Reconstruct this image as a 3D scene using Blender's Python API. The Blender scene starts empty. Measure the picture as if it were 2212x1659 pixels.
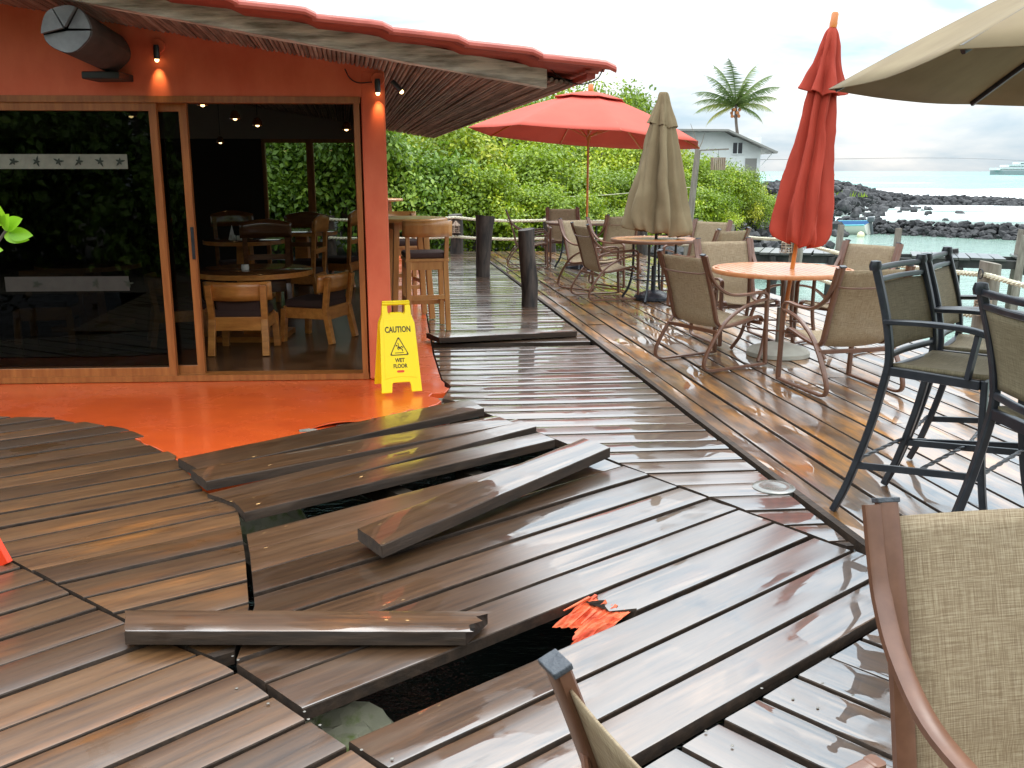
import bpy, bmesh, math, random
from math import sin, cos, pi, radians, sqrt, atan2, hypot
from mathutils import Vector, Matrix, Euler, noise as mnoise
random.seed(11)
SC = bpy.context.scene
COL = SC.collection

# ------------------------------------------------------------------ camera
cam = bpy.data.cameras.new('camera'); camo = bpy.data.objects.new('camera', cam); COL.objects.link(camo)
cam.sensor_width = 36.0; cam.lens = 36.0 * 2035 / 2212
cam.clip_start = 0.05; cam.clip_end = 9000
camo.location = (0, 0, 1.58); camo.rotation_euler = (radians(90 - 12.737), 0, 0)
SC.camera = camo
# ------------------------------------------------------------------ sky
W = bpy.data.worlds.new('World'); SC.world = W; W.use_nodes = True
wn = W.node_tree; wn.nodes.clear()
def N(t, typ, **kw):
    n = t.nodes.new(typ)
    for k, v in kw.items():
        if k in n.inputs: n.inputs[k].default_value = v
        else: setattr(n, k, v)
    return n
SUN_EL, SUN_AZ = radians(58), radians(35)
sky = N(wn, 'ShaderNodeTexSky', sky_type='NISHITA', sun_disc=False, sun_elevation=SUN_EL, sun_rotation=SUN_AZ)
skys = N(wn, 'ShaderNodeVectorMath', operation='SCALE'); skys.inputs['Scale'].default_value = 0.11
wn.links.new(sky.outputs[0], skys.inputs[0])
tc = N(wn, 'ShaderNodeTexCoord'); sep = N(wn, 'ShaderNodeSeparateXYZ'); wn.links.new(tc.outputs['Generated'], sep.inputs[0])
mp = N(wn, 'ShaderNodeMapping'); mp.inputs['Scale'].default_value = (2.0, 2.0, 7.5); wn.links.new(tc.outputs['Generated'], mp.inputs[0])
nz = N(wn, 'ShaderNodeTexNoise', Scale=2.1, Detail=6.0, Roughness=0.55, Distortion=0.3); wn.links.new(mp.outputs[0], nz.inputs['Vector'])
cr = N(wn, 'ShaderNodeValToRGB'); cr.color_ramp.elements[0].position = 0.38; cr.color_ramp.elements[1].position = 0.62
cr.color_ramp.elements[0].color = (0.47, 0.63, 0.75, 1); cr.color_ramp.elements[1].color = (1.0, 1.0, 0.985, 1)
wn.links.new(nz.outputs[0], cr.inputs[0])
# an overcast vault: about three times brighter overhead than at the horizon
el = N(wn, 'ShaderNodeMapRange'); el.inputs['From Min'].default_value = 0.0; el.inputs['From Max'].default_value = 0.75
el.inputs['To Min'].default_value = 0.61; el.inputs['To Max'].default_value = 2.75
wn.links.new(sep.outputs['Z'], el.inputs['Value'])
cl = N(wn, 'ShaderNodeVectorMath', operation='SCALE'); wn.links.new(cr.outputs[0], cl.inputs[0]); wn.links.new(el.outputs[0], cl.inputs['Scale'])
mix = N(wn, 'ShaderNodeMix', data_type='RGBA'); mix.inputs[0].default_value = 0.94
wn.links.new(skys.outputs[0], mix.inputs[6]); wn.links.new(cl.outputs[0], mix.inputs[7])
bg = N(wn, 'ShaderNodeBackground'); bg.inputs[1].default_value = 1.0; wn.links.new(mix.outputs[2], bg.inputs[0])
wo = N(wn, 'ShaderNodeOutputWorld'); wn.links.new(bg.outputs[0], wo.inputs[0])
# ------------------------------------------------------------------ sun (overcast)
sl = bpy.data.lights.new('sun', 'SUN'); sl.energy = 0.8; sl.angle = radians(28); sl.color = (1, 0.96, 0.9)
so = bpy.data.objects.new('sun', sl); COL.objects.link(so)
so.rotation_euler = (radians(90) - SUN_EL, 0, -SUN_AZ + pi)
# ------------------------------------------------------------------ picture
SC.view_settings.view_transform = 'Standard'; SC.view_settings.look = 'None'
SC.view_settings.exposure = 0.68; SC.view_settings.gamma = 1.0
SC.render.engine = 'CYCLES'; SC.cycles.use_denoising = True
SC.cycles.max_bounces = 7; SC.cycles.diffuse_bounces = 3; SC.cycles.glossy_bounces = 4; SC.cycles.transparent_max_bounces = 12
SC.cycles.sample_clamp_indirect = 6.0

# ================================================================== helpers
def link(o, parent=None):
    COL.objects.link(o)
    if parent is not None: o.parent = parent
    return o
def tag(o, label=None, cat=None, group=None, kind=None):
    if label: o['label'] = label
    if cat: o['category'] = cat
    if group: o['group'] = group
    if kind: o['kind'] = kind
    return o
def thing(name, label, cat, loc=(0, 0, 0), rz=0.0, group=None):
    o = bpy.data.objects.new(name, None); COL.objects.link(o); o.empty_display_size = 0.1
    o.location = loc; o.rotation_euler = (0, 0, rz)
    return tag(o, label, cat, group)
def face_rz(fx, fy):            # rotation that turns local +y to the given heading
    return atan2(fy, fx) - pi / 2
def copy_tree(o, parent=None):
    c = o.copy(); COL.objects.link(c); c.parent = parent
    for ch in list(o.children): copy_tree(ch, c)
    return c
def catmull(pts, n=6, closed=False):
    P = [Vector(p) for p in pts]; out = []
    m = len(P); rng = range(m if closed else m - 1)
    for i in rng:
        p1, p2 = P[i], P[(i + 1) % m]
        p0 = P[i - 1] if (closed or i > 0) else p1 * 2 - p2
        p3 = P[(i + 2) % m] if (closed or i + 2 < m) else p2 * 2 - p1
        for k in range(n):
            t = k / n
            out.append(0.5 * ((2 * p1) + (p2 - p0) * t + (2 * p0 - 5 * p1 + 4 * p2 - p3) * t * t + (3 * p1 - p0 - 3 * p2 + p3) * t ** 3))
    if not closed: out.append(P[-1])
    return out
class MB:
    def __init__(s): s.v = []; s.f = []; s.m = []; s.uv = None; s.col = None
    def add(s, vs, fs, m=0):
        b = len(s.v); s.v += [tuple(v) for v in vs]; s.f += [tuple(b + i for i in f) for f in fs]; s.m += [m] * len(fs); return s
    def box(s, c, d, R=None, m=0, taper=1.0):
        x, y, z = d[0] / 2, d[1] / 2, d[2] / 2; t = taper
        vs = [Vector(p) for p in ((-x * t, -y * t, -z), (x * t, -y * t, -z), (x * t, y * t, -z), (-x * t, y * t, -z), (-x, -y, z), (x, -y, z), (x, y, z), (-x, y, z))]
        if R is not None: vs = [R @ v for v in vs]
        c = Vector(c); vs = [v + c for v in vs]
        return s.add(vs, [(0, 3, 2, 1), (4, 5, 6, 7), (0, 1, 5, 4), (1, 2, 6, 5), (2, 3, 7, 6), (3, 0, 4, 7)], m)
    def bar(s, a, b, w, h, up=(0, 0, 1), m=0, w2=None, h2=None):   # rectangular bar from a to b
        a, b = Vector(a), Vector(b); d = (b - a).normalized(); up = Vector(up)
        sx = d.cross(up)
        if sx.length < 1e-4: sx = d.cross(Vector((1, 0, 0)))
        sx.normalize(); uz = sx.cross(d).normalized()
        w2 = w2 or w; h2 = h2 or h; vs = []
        for p, ww, hh in ((a, w, h), (b, w2, h2)):
            for i, j in ((-1, -1), (1, -1), (1, 1), (-1, 1)): vs.append(p + sx * i * ww / 2 + uz * j * hh / 2)
        return s.add(vs, [(0, 1, 2, 3), (7, 6, 5, 4), (0, 4, 5, 1), (1, 5, 6, 2), (2, 6, 7, 3), (3, 7, 4, 0)], m)
    def tube(s, pts, r, n=8, m=0, cap=True, flat=None, xaxis=None):
        # round (or flat = (half width, half thickness)) section swept along pts; r float or list
        P = [Vector(p) for p in pts]; k = len(P); b = len(s.v); prev = None; ring = []
        for i, p in enumerate(P):
            d = (P[min(i + 1, k - 1)] - P[max(i - 1, 0)]).normalized()
            if xaxis is not None:
                a = Vector(xaxis); a = (a - d * a.dot(d)).normalized()
            else:
                if prev is None:
                    a = d.cross(Vector((0, 0, 1)))
                    if a.length < 1e-3: a = d.cross(Vector((1, 0, 0)))
                else: a = prev - d * prev.dot(d)
                a.normalize()
            prev = a; c = d.cross(a)
            rr = r[i] if isinstance(r, (list, tuple)) else r
            for j in range(n):
                t = 2 * pi * (j + .5) / n
                if flat:
                    ca, sa = cos(t), sin(t); q = 0.5
                    u = math.copysign(abs(ca) ** q, ca) * flat[0]; w = math.copysign(abs(sa) ** q, sa) * flat[1]
                else: u, w = cos(t) * rr, sin(t) * rr
                s.v.append(tuple(p + a * u + c * w))
        for i in range(k - 1):
            for j in range(n):
                j2 = (j + 1) % n; s.f.append((b + i * n + j, b + i * n + j2, b + (i + 1) * n + j2, b + (i + 1) * n + j)); s.m.append(m)
        if cap:
            s.f.append(tuple(b + j for j in range(n))[::-1]); s.m.append(m)
            s.f.append(tuple(b + (k - 1) * n + j for j in range(n))); s.m.append(m)
        return s
    def lathe(s, prof, n=24, c=(0, 0, 0), m=0, R=None):
        b = len(s.v); c = Vector(c)
        for r, z in prof:
            for j in range(n):
                t = 2 * pi * j / n; p = Vector((r * cos(t), r * sin(t), z))
                if R is not None: p = R @ p
                s.v.append(tuple(p + c))
        for i in range(len(prof) - 1):
            for j in range(n):
                j2 = (j + 1) % n; s.f.append((b + i * n + j, b + i * n + j2, b + (i + 1) * n + j2, b + (i + 1) * n + j)); s.m.append(m)
        s.f.append(tuple(b + j for j in range(n))[::-1]); s.m.append(m)
        e = b + (len(prof) - 1) * n; s.f.append(tuple(e + j for j in range(n))); s.m.append(m)
        return s
    def prism(s, poly, z0, z1, m=0, M=None):
        n = len(poly); vs = [Vector((x, y, z0)) for x, y in poly] + [Vector((x, y, z1)) for x, y in poly]
        if M is not None: vs = [M @ v for v in vs]
        fs = [tuple(range(n))[::-1], tuple(range(n, 2 * n))] + [(i, (i + 1) % n, n + (i + 1) % n, n + i) for i in range(n)]
        return s.add(vs, fs, m)
    def grid(s, fn, nu, nv, m=0):
        b = len(s.v)
        for i in range(nu + 1):
            for j in range(nv + 1): s.v.append(tuple(fn(i / nu, j / nv)))
        for i in range(nu):
            for j in range(nv):
                a = b + i * (nv + 1) + j; s.f.append((a, a + nv + 1, a + nv + 2, a + 1)); s.m.append(m)
        return s
    def mesh(s, name, mats, smooth=False, fix=True):
        me = bpy.data.meshes.new(name); me.from_pydata(s.v, [], s.f)
        mats = mats if isinstance(mats, (list, tuple)) else [mats]
        for mm in mats: me.materials.append(mm)
        if len(mats) > 1: me.polygons.foreach_set('material_index', s.m)
        if fix:
            bm = bmesh.new(); bm.from_mesh(me); bmesh.ops.recalc_face_normals(bm, faces=bm.faces); bm.to_mesh(me); bm.free()
        if smooth:
            me.polygons.foreach_set('use_smooth', [True] * len(me.polygons)); me.set_sharp_from_angle(angle=radians(38))
        me.update(); return me
    def build(s, name, mats, parent=None, smooth=False, bevel=0, fix=True):
        o = bpy.data.objects.new(name, s.mesh(name, mats, smooth, fix)); link(o, parent)
        if bevel:
            b = o.modifiers.new('bevel', 'BEVEL'); b.width = bevel; b.segments = 2; b.limit_method = 'ANGLE'; b.angle_limit = radians(40)
        return o

# ================================================================== materials
def mat(name, base=(.5, .5, .5), rough=.5, metal=0, spec=.5, coat=0, coat_rough=.05, emit=None, es=0, bump=None, var=None, noise=None, trans=0):
    m = bpy.data.materials.new(name); m.use_nodes = True; t = m.node_tree; b = t.nodes['Principled BSDF']
    b.inputs['Base Color'].default_value = (*base, 1); b.inputs['Roughness'].default_value = rough; b.inputs['Metallic'].default_value = metal
    b.inputs['Specular IOR Level'].default_value = spec; b.inputs['Coat Weight'].default_value = coat; b.inputs['Coat Roughness'].default_value = coat_rough
    b.inputs['Transmission Weight'].default_value = trans
    if emit: b.inputs['Emission Color'].default_value = (*emit, 1); b.inputs['Emission Strength'].default_value = es
    tcn = N(t, 'ShaderNodeTexCoord')
    if noise:      # (colour2, scale vector or float, detail, lo, hi)
        c2, scl, det, lo, hi = noise
        mpn = N(t, 'ShaderNodeMapping'); mpn.inputs['Scale'].default_value = scl if isinstance(scl, tuple) else (scl,) * 3
        oi = N(t, 'ShaderNodeObjectInfo'); vm = N(t, 'ShaderNodeVectorMath', operation='SCALE'); vm.inputs[0].default_value = (7.1, 3.7, 5.3)
        t.links.new(oi.outputs['Random'], vm.inputs['Scale'])
        ad = N(t, 'ShaderNodeVectorMath', operation='ADD'); t.links.new(tcn.outputs['Object'], ad.inputs[0]); t.links.new(vm.outputs[0], ad.inputs[1])
        t.links.new(ad.outputs[0], mpn.inputs[0])
        nn = N(t, 'ShaderNodeTexNoise', Scale=1.0, Detail=det, Roughness=.6); t.links.new(mpn.outputs[0], nn.inputs['Vector'])
        rp = N(t, 'ShaderNodeValToRGB'); rp.color_ramp.elements[0].position = lo; rp.color_ramp.elements[1].position = hi
        rp.color_ramp.elements[0].color = (*base, 1); rp.color_ramp.elements[1].color = (*c2, 1)
        t.links.new(nn.outputs[0], rp.inputs[0])
        outc = rp.outputs[0]
        if var:
            hs = N(t, 'ShaderNodeHueSaturation'); mr = N(t, 'ShaderNodeMapRange'); mr.inputs['To Min'].default_value = 1 - var; mr.inputs['To Max'].default_value = 1 + var
            t.links.new(oi.outputs['Random'], mr.inputs['Value']); t.links.new(mr.outputs[0], hs.inputs['Value']); t.links.new(outc, hs.inputs['Color']); outc = hs.outputs[0]
        t.links.new(outc, b.inputs['Base Color'])
        if bump:
            bp = N(t, 'ShaderNodeBump', Strength=bump, Distance=.01); t.links.new(nn.outputs[0], bp.inputs['Height']); t.links.new(bp.outputs[0], b.inputs['Normal'])
    elif bump:
        nn = N(t, 'ShaderNodeTexNoise', Scale=bump[0], Detail=6.0); t.links.new(tcn.outputs['Object'], nn.inputs['Vector'])
        bp = N(t, 'ShaderNodeBump', Strength=bump[1], Distance=.01); t.links.new(nn.outputs[0], bp.inputs['Height']); t.links.new(bp.outputs[0], b.inputs['Normal'])
    return m

def wet_deck(name, c_dark, c_mid, c_stain, stain_lo, stain_hi, pud_lo, pud_hi, ior=1.9, dry=.27):
    m = bpy.data.materials.new(name); m.use_nodes = True; t = m.node_tree; b = t.nodes['Principled BSDF']
    uv = N(t, 'ShaderNodeUVMap'); oi = N(t, 'ShaderNodeObjectInfo'); geo = N(t, 'ShaderNodeNewGeometry')
    sc = N(t, 'ShaderNodeVectorMath', operation='SCALE'); sc.inputs[0].default_value = (13.0, 7.0, 0.0); t.links.new(oi.outputs['Random'], sc.inputs['Scale'])
    ad = N(t, 'ShaderNodeVectorMath', operation='ADD'); t.links.new(uv.outputs[0], ad.inputs[0]); t.links.new(sc.outputs[0], ad.inputs[1])
    mg = N(t, 'ShaderNodeMapping'); mg.inputs['Scale'].default_value = (2.2, 42.0, 1); t.links.new(ad.outputs[0], mg.inputs[0])
    ng = N(t, 'ShaderNodeTexNoise', Scale=1.0, Detail=7.0, Roughness=.62, Distortion=.25); t.links.new(mg.outputs[0], ng.inputs['Vector'])
    rp = N(t, 'ShaderNodeValToRGB'); rp.color_ramp.elements[0].position = .34; rp.color_ramp.elements[1].position = .70
    rp.color_ramp.elements[0].color = (*c_dark, 1); rp.color_ramp.elements[1].color = (*c_mid, 1); t.links.new(ng.outputs[0], rp.inputs[0])
    # old varnish stains, stretched along the board
    ms = N(t, 'ShaderNodeMapping'); ms.inputs['Scale'].default_value = (1.3, 7.0, 1); t.links.new(ad.outputs[0], ms.inputs[0])
    ns = N(t, 'ShaderNodeTexNoise', Scale=1.0, Detail=6.0, Roughness=.65); t.links.new(ms.outputs[0], ns.inputs['Vector'])
    rs = N(t, 'ShaderNodeMapRange'); rs.inputs['From Min'].default_value = stain_lo; rs.inputs['From Max'].default_value = stain_hi; t.links.new(ns.outputs[0], rs.inputs['Value'])
    mx = N(t, 'ShaderNodeMix', data_type='RGBA'); t.links.new(rs.outputs[0], mx.inputs[0]); t.links.new(rp.outputs[0], mx.inputs[6]); mx.inputs[7].default_value = (*c_stain, 1)
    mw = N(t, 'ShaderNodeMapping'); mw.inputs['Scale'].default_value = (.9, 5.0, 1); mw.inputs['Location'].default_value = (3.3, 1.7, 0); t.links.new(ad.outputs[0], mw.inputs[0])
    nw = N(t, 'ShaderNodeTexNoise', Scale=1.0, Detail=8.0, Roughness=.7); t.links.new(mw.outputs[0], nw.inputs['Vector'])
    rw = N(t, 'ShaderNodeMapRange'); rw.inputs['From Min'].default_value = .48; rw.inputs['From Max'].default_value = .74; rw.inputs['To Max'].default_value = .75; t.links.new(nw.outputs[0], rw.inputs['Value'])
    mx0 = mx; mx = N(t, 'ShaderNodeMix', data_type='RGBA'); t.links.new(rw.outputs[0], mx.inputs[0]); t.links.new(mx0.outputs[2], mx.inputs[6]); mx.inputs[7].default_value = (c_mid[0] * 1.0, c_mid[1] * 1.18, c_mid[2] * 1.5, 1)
    hs = N(t, 'ShaderNodeHueSaturation'); mr = N(t, 'ShaderNodeMapRange'); mr.inputs['To Min'].default_value = .62; mr.inputs['To Max'].default_value = 1.42
    t.links.new(oi.outputs['Random'], mr.inputs['Value']); t.links.new(mr.outputs[0], hs.inputs['Value']); t.links.new(mx.outputs[2], hs.inputs['Color'])
    t.links.new(hs.outputs[0], b.inputs['Base Color'])
    # standing water: smooth film in patches, damp wood between
    mpd = N(t, 'ShaderNodeMapping'); mpd.inputs['Scale'].default_value = (1.15, 1.15, 1); t.links.new(geo.outputs['Position'], mpd.inputs[0])
    np_ = N(t, 'ShaderNodeTexNoise', Scale=1.4, Detail=5.0, Roughness=.5, Distortion=.6); t.links.new(mpd.outputs[0], np_.inputs['Vector'])
    adp = N(t, 'ShaderNodeMath', operation='ADD'); t.links.new(np_.outputs[0], adp.inputs[0])
    m2 = N(t, 'ShaderNodeMath', operation='MULTIPLY_ADD'); t.links.new(ns.outputs[0], m2.inputs[0]); m2.inputs[1].default_value = .35; m2.inputs[2].default_value = -.175; t.links.new(m2.outputs[0], adp.inputs[1])
    pd = N(t, 'ShaderNodeMapRange'); pd.inputs['From Min'].default_value = pud_lo; pd.inputs['From Max'].default_value = pud_hi; t.links.new(adp.outputs[0], pd.inputs['Value'])
    cr_ = N(t, 'ShaderNodeMapRange'); cr_.inputs['To Min'].default_value = dry; cr_.inputs['To Max'].default_value = .015; t.links.new(pd.outputs[0], cr_.inputs['Value'])
    t.links.new(cr_.outputs[0], b.inputs['Coat Roughness']); b.inputs['Coat Weight'].default_value = 1.0; b.inputs['Coat IOR'].default_value = ior
    b.inputs['Roughness'].default_value = .34; b.inputs['Specular IOR Level'].default_value = .5
    inv = N(t, 'ShaderNodeMath', operation='SUBTRACT'); inv.inputs[0].default_value = 1.0; t.links.new(pd.outputs[0], inv.inputs[1])
    sm = N(t, 'ShaderNodeMath', operation='MULTIPLY'); sm.inputs[1].default_value = .16; t.links.new(inv.outputs[0], sm.inputs[0])
    bp = N(t, 'ShaderNodeBump', Distance=.0010); t.links.new(sm.outputs[0], bp.inputs['Strength']); t.links.new(ng.outputs[0], bp.inputs['Height'])
    t.links.new(bp.outputs[0], b.inputs['Coat Normal'])
    bp2 = N(t, 'ShaderNodeBump', Strength=.35, Distance=.0022); t.links.new(ng.outputs[0], bp2.inputs['Height']); t.links.new(bp2.outputs[0], b.inputs['Normal'])
    return m
M = {}
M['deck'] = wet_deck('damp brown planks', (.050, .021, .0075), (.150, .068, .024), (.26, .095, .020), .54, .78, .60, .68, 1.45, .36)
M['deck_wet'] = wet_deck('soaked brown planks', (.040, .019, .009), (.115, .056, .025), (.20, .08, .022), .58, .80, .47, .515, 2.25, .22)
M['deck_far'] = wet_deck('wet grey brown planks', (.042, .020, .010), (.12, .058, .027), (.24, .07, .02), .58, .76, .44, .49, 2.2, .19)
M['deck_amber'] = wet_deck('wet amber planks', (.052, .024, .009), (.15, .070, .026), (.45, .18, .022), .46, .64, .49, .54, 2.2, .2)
M['side'] = mat('dark plank edge', (.020, .011, .006), .75, noise=((.055, .030, .016), (4, 30, 30), 4, .3, .7), bump=.5)
M['joist'] = mat('dark wet joist', (.012, .009, .006), .8, spec=.15, noise=((.04, .028, .018), (3, 30, 30), 4, .3, .7))
M['stucco'] = mat('orange red stucco', (.66, .125, .055), .75, noise=((.82, .21, .10), (3.0, 3.0, 1.6), 9, .35, .75), bump=.35)
M['terrace'] = mat('orange painted concrete', (.76, .105, .017), .3, coat=1, coat_rough=.14, noise=((.66, .082, .016), (2.2, 5, 2), 6, .4, .7), bump=.06)
def terrace_wear(m):
    t = m.node_tree; b = t.nodes['Principled BSDF']; src = b.inputs['Base Color'].links[0].from_socket; geo = N(t, 'ShaderNodeNewGeometry')
    n1 = N(t, 'ShaderNodeTexNoise', Scale=1.7, Detail=9.0, Roughness=.72, Distortion=.4); t.links.new(geo.outputs['Position'], n1.inputs['Vector'])
    r1 = N(t, 'ShaderNodeMapRange'); r1.inputs['From Min'].default_value = .52; r1.inputs['From Max'].default_value = .80; r1.inputs['To Max'].default_value = .55; t.links.new(n1.outputs[0], r1.inputs['Value'])
    mx = N(t, 'ShaderNodeMix', data_type='RGBA'); t.links.new(r1.outputs[0], mx.inputs[0]); t.links.new(src, mx.inputs[6]); mx.inputs[7].default_value = (.52, .078, .022, 1); t.links.new(mx.outputs[2], b.inputs['Base Color'])
    r2 = N(t, 'ShaderNodeMapRange'); r2.inputs['From Min'].default_value = .38; r2.inputs['From Max'].default_value = .62; r2.inputs['To Min'].default_value = .07; r2.inputs['To Max'].default_value = .38; t.links.new(n1.outputs[0], r2.inputs['Value']); t.links.new(r2.outputs[0], b.inputs['Coat Roughness'])
    b.inputs['Coat Weight'].default_value = .8
terrace_wear(M['terrace'])
M['concrete'] = mat('grey concrete', (.16, .15, .12), .8, noise=((.28, .26, .21), 14.0, 6, .3, .7), bump=.6)
M['beam'] = mat('weathered grey timber', (.24, .215, .17), .85, noise=((.78, .73, .63), (2.6, 26, 26), 8, .36, .62), bump=.9)
M['logend'] = mat('grey log end', (.095, .095, .095), .85, noise=((.20, .20, .195), 7.0, 5, .3, .7), bump=.6)
M['logbark'] = mat('dark log bark', (.035, .025, .02), .85, noise=((.07, .05, .04), (8, 3, 8), 5, .3, .7), bump=.6)
M['reed'] = mat('brown cane', (.17, .125, .10), .7, noise=((.38, .29, .23), (30, 2.0, 30), 4, .35, .7), var=.4)
M['reedred'] = mat('red painted cane', (.35, .05, .03), .6)
M['rooftile'] = mat('red roof sheet', (.36, .055, .032), .5, noise=((.46, .090, .055), 5.0, 5, .35, .7), bump=.12)
M['doorwood'] = mat('varnished door timber', (.26, .080, .018), .38, noise=((.40, .145, .036), (26, 26, 2.2), 5, .35, .7), bump=.1)
M['chairwood'] = mat('varnished orange timber', (.46, .15, .028), .32, coat=.4, coat_rough=.15, noise=((.74, .31, .07), (5, 22, 22), 5, .32, .72), bump=.08)
M['stoolwood'] = mat('varnished golden timber', (.42, .17, .045), .35, coat=.4, coat_rough=.15, noise=((.60, .29, .09), (16, 16, 3), 5, .32, .72), bump=.08)
M['tablewood'] = mat('dark table top timber', (.10, .035, .012), .2, coat=.6, noise=((.20, .08, .026), (4, 22, 22), 5, .3, .7))
M['cushion'] = mat('brown cushion', (.055, .026, .020), .85, bump=(260, .3))
M['floor'] = mat('polished brown concrete floor', (.055, .024, .011), .26, noise=((.17, .085, .042), 2.6, 7, .36, .66))
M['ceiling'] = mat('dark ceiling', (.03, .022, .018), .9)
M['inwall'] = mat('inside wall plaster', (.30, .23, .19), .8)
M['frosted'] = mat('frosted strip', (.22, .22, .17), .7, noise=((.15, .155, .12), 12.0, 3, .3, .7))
M['frosted_dim'] = mat('dimmed frosted strip', (.036, .034, .026), .7, noise=((.024, .022, .017), 12.0, 3, .3, .7))  # lower strip: dimness behind the glass put into a darker colour
M['leafcutout'] = mat('dark leaf cutout', (.010, .014, .006), .5)  # clear cut-outs drawn dark, the unlit room behind put into the colour
M['yellow'] = mat('yellow plastic', (.98, .73, .008), .38, spec=.45)
M['ink'] = mat('dark brown ink', (.055, .03, .004), .5)
M['logo'] = mat('red oval badge', (.75, .06, .015), .4)
M['frame'] = mat('brown painted metal', (.125, .052, .028), .36, spec=.6, noise=((.165, .072, .040), 22.0, 4, .35, .7))
M['blackmetal'] = mat('black metal', (.012, .015, .022), .34, spec=.6, noise=((.030, .034, .044), 14.0, 4, .4, .75))
M['cap'] = mat('grey plastic cap', (.05, .055, .065), .45, bump=(60, .6))
M['redcanvas'] = mat('red canvas', (.52, .062, .032), .82, noise=((.44, .050, .026), 3.5, 4, .35, .7), bump=.2)
M['redcanvas2'] = mat('coral red canvas', (.66, .115, .075), .82, noise=((.60, .10, .066), 2.5, 4, .35, .7), bump=.15)
M['tancanvas'] = mat('faded tan canvas', (.30, .225, .125), .88, noise=((.225, .160, .085), 3.0, 5, .35, .75), bump=.2)
M['polewood'] = mat('orange varnished pole', (.62, .19, .030), .35, coat=.4)
M['steel'] = mat('dull steel', (.35, .34, .31), .35, metal=.8)
M['basecon'] = mat('pale concrete base', (.34, .32, .27), .7, noise=((.42, .40, .33), 9.0, 5, .3, .7), bump=.3)
M['slattop'] = mat('orange slatted top', (.50, .17, .06), .3, coat=.25, coat_rough=.15, noise=((.62, .27, .12), (18, 2, 2), 4, .3, .7))
M['rope'] = mat('cream rope', (.66, .61, .46), .85, bump=(120, .4))
M['post'] = mat('dark wet log', (.012, .009, .008), .6, noise=((.095, .068, .052), (20, 20, 3.0), 7, .36, .74), bump=1.0)
M['greypost'] = mat('grey weathered post', (.13, .105, .08), .8, noise=((.27, .235, .19), (22, 22, 3), 6, .3, .7), bump=.8)
M['jetty'] = mat('wet grey jetty boards', (.035, .034, .032), .28, noise=((.105, .10, .09), (3, 14, 8), 6, .3, .7), coat=.5, coat_rough=.2)
M['jettydark'] = mat('black jetty timber', (.012, .011, .010), .6, noise=((.035, .03, .026), (14, 14, 3), 5, .3, .7))
M['lava'] = mat('black lava rock', (.010, .010, .012), .8, noise=((.060, .058, .058), 3.2, 8, .36, .7), bump=1.0, var=.4)
M['mossrock'] = mat('mossy stone', (.30, .28, .19), .9, noise=((.13, .17, .03), 11.0, 7, .50, .66), bump=.8)
M['redwood'] = mat('fresh split red wood', (.85, .17, .06), .6, noise=((.55, .06, .02), (5, 26, 26), 5, .42, .66), bump=.8)
M['white'] = mat('white painted wall', (.74, .77, .74), .7, noise=((.62, .65, .62), .8, 5, .4, .75))
M['greyroof'] = mat('grey roof sheet', (.24, .235, .21), .7)
M['windark'] = mat('dark window', (.02, .022, .025), .15)
M['hull'] = mat('white hull', (.68, .66, .58), .35)
M['hullblue'] = mat('turquoise boat trim', (.14, .50, .55), .4)
M['boatin'] = mat('blue boat inside', (.04, .14, .32), .4)
M['grey'] = mat('grey outboard', (.09, .10, .11), .35)
M['buoy'] = mat('cream float', (.75, .68, .42), .4)
M['trunk'] = mat('grey brown bark', (.07, .052, .040), .85, noise=((.15, .12, .10), (10, 10, 2.5), 6, .3, .7), bump=.6)
M['coconut'] = mat('orange coconuts', (.34, .12, .03), .6)
M['wire'] = mat('black cable', (.015, .015, .015), .5)
M['disc'] = mat('grey round cover', (.20, .19, .17), .25, coat=.6, coat_rough=.1, noise=((.12, .115, .10), 14.0, 5, .35, .7))
M['redpaint'] = mat('bright red paint', (.80, .045, .008), .35)
M['basket'] = mat('pale cane shade', (.42, .33, .24), .8, noise=((.24, .15, .11), (40, 40, 2), 4, .4, .6))
M['screw'] = mat('screw steel', (.26, .24, .21), .45, metal=.7)
M['ceramic'] = mat('white ceramic', (.72, .70, .64), .25)
def emis(name, c, s): return mat(name, c, .4, emit=c, es=s)
M['bulb'] = emis('lit bulb', (1.0, .66, .28), 4.0)
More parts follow.
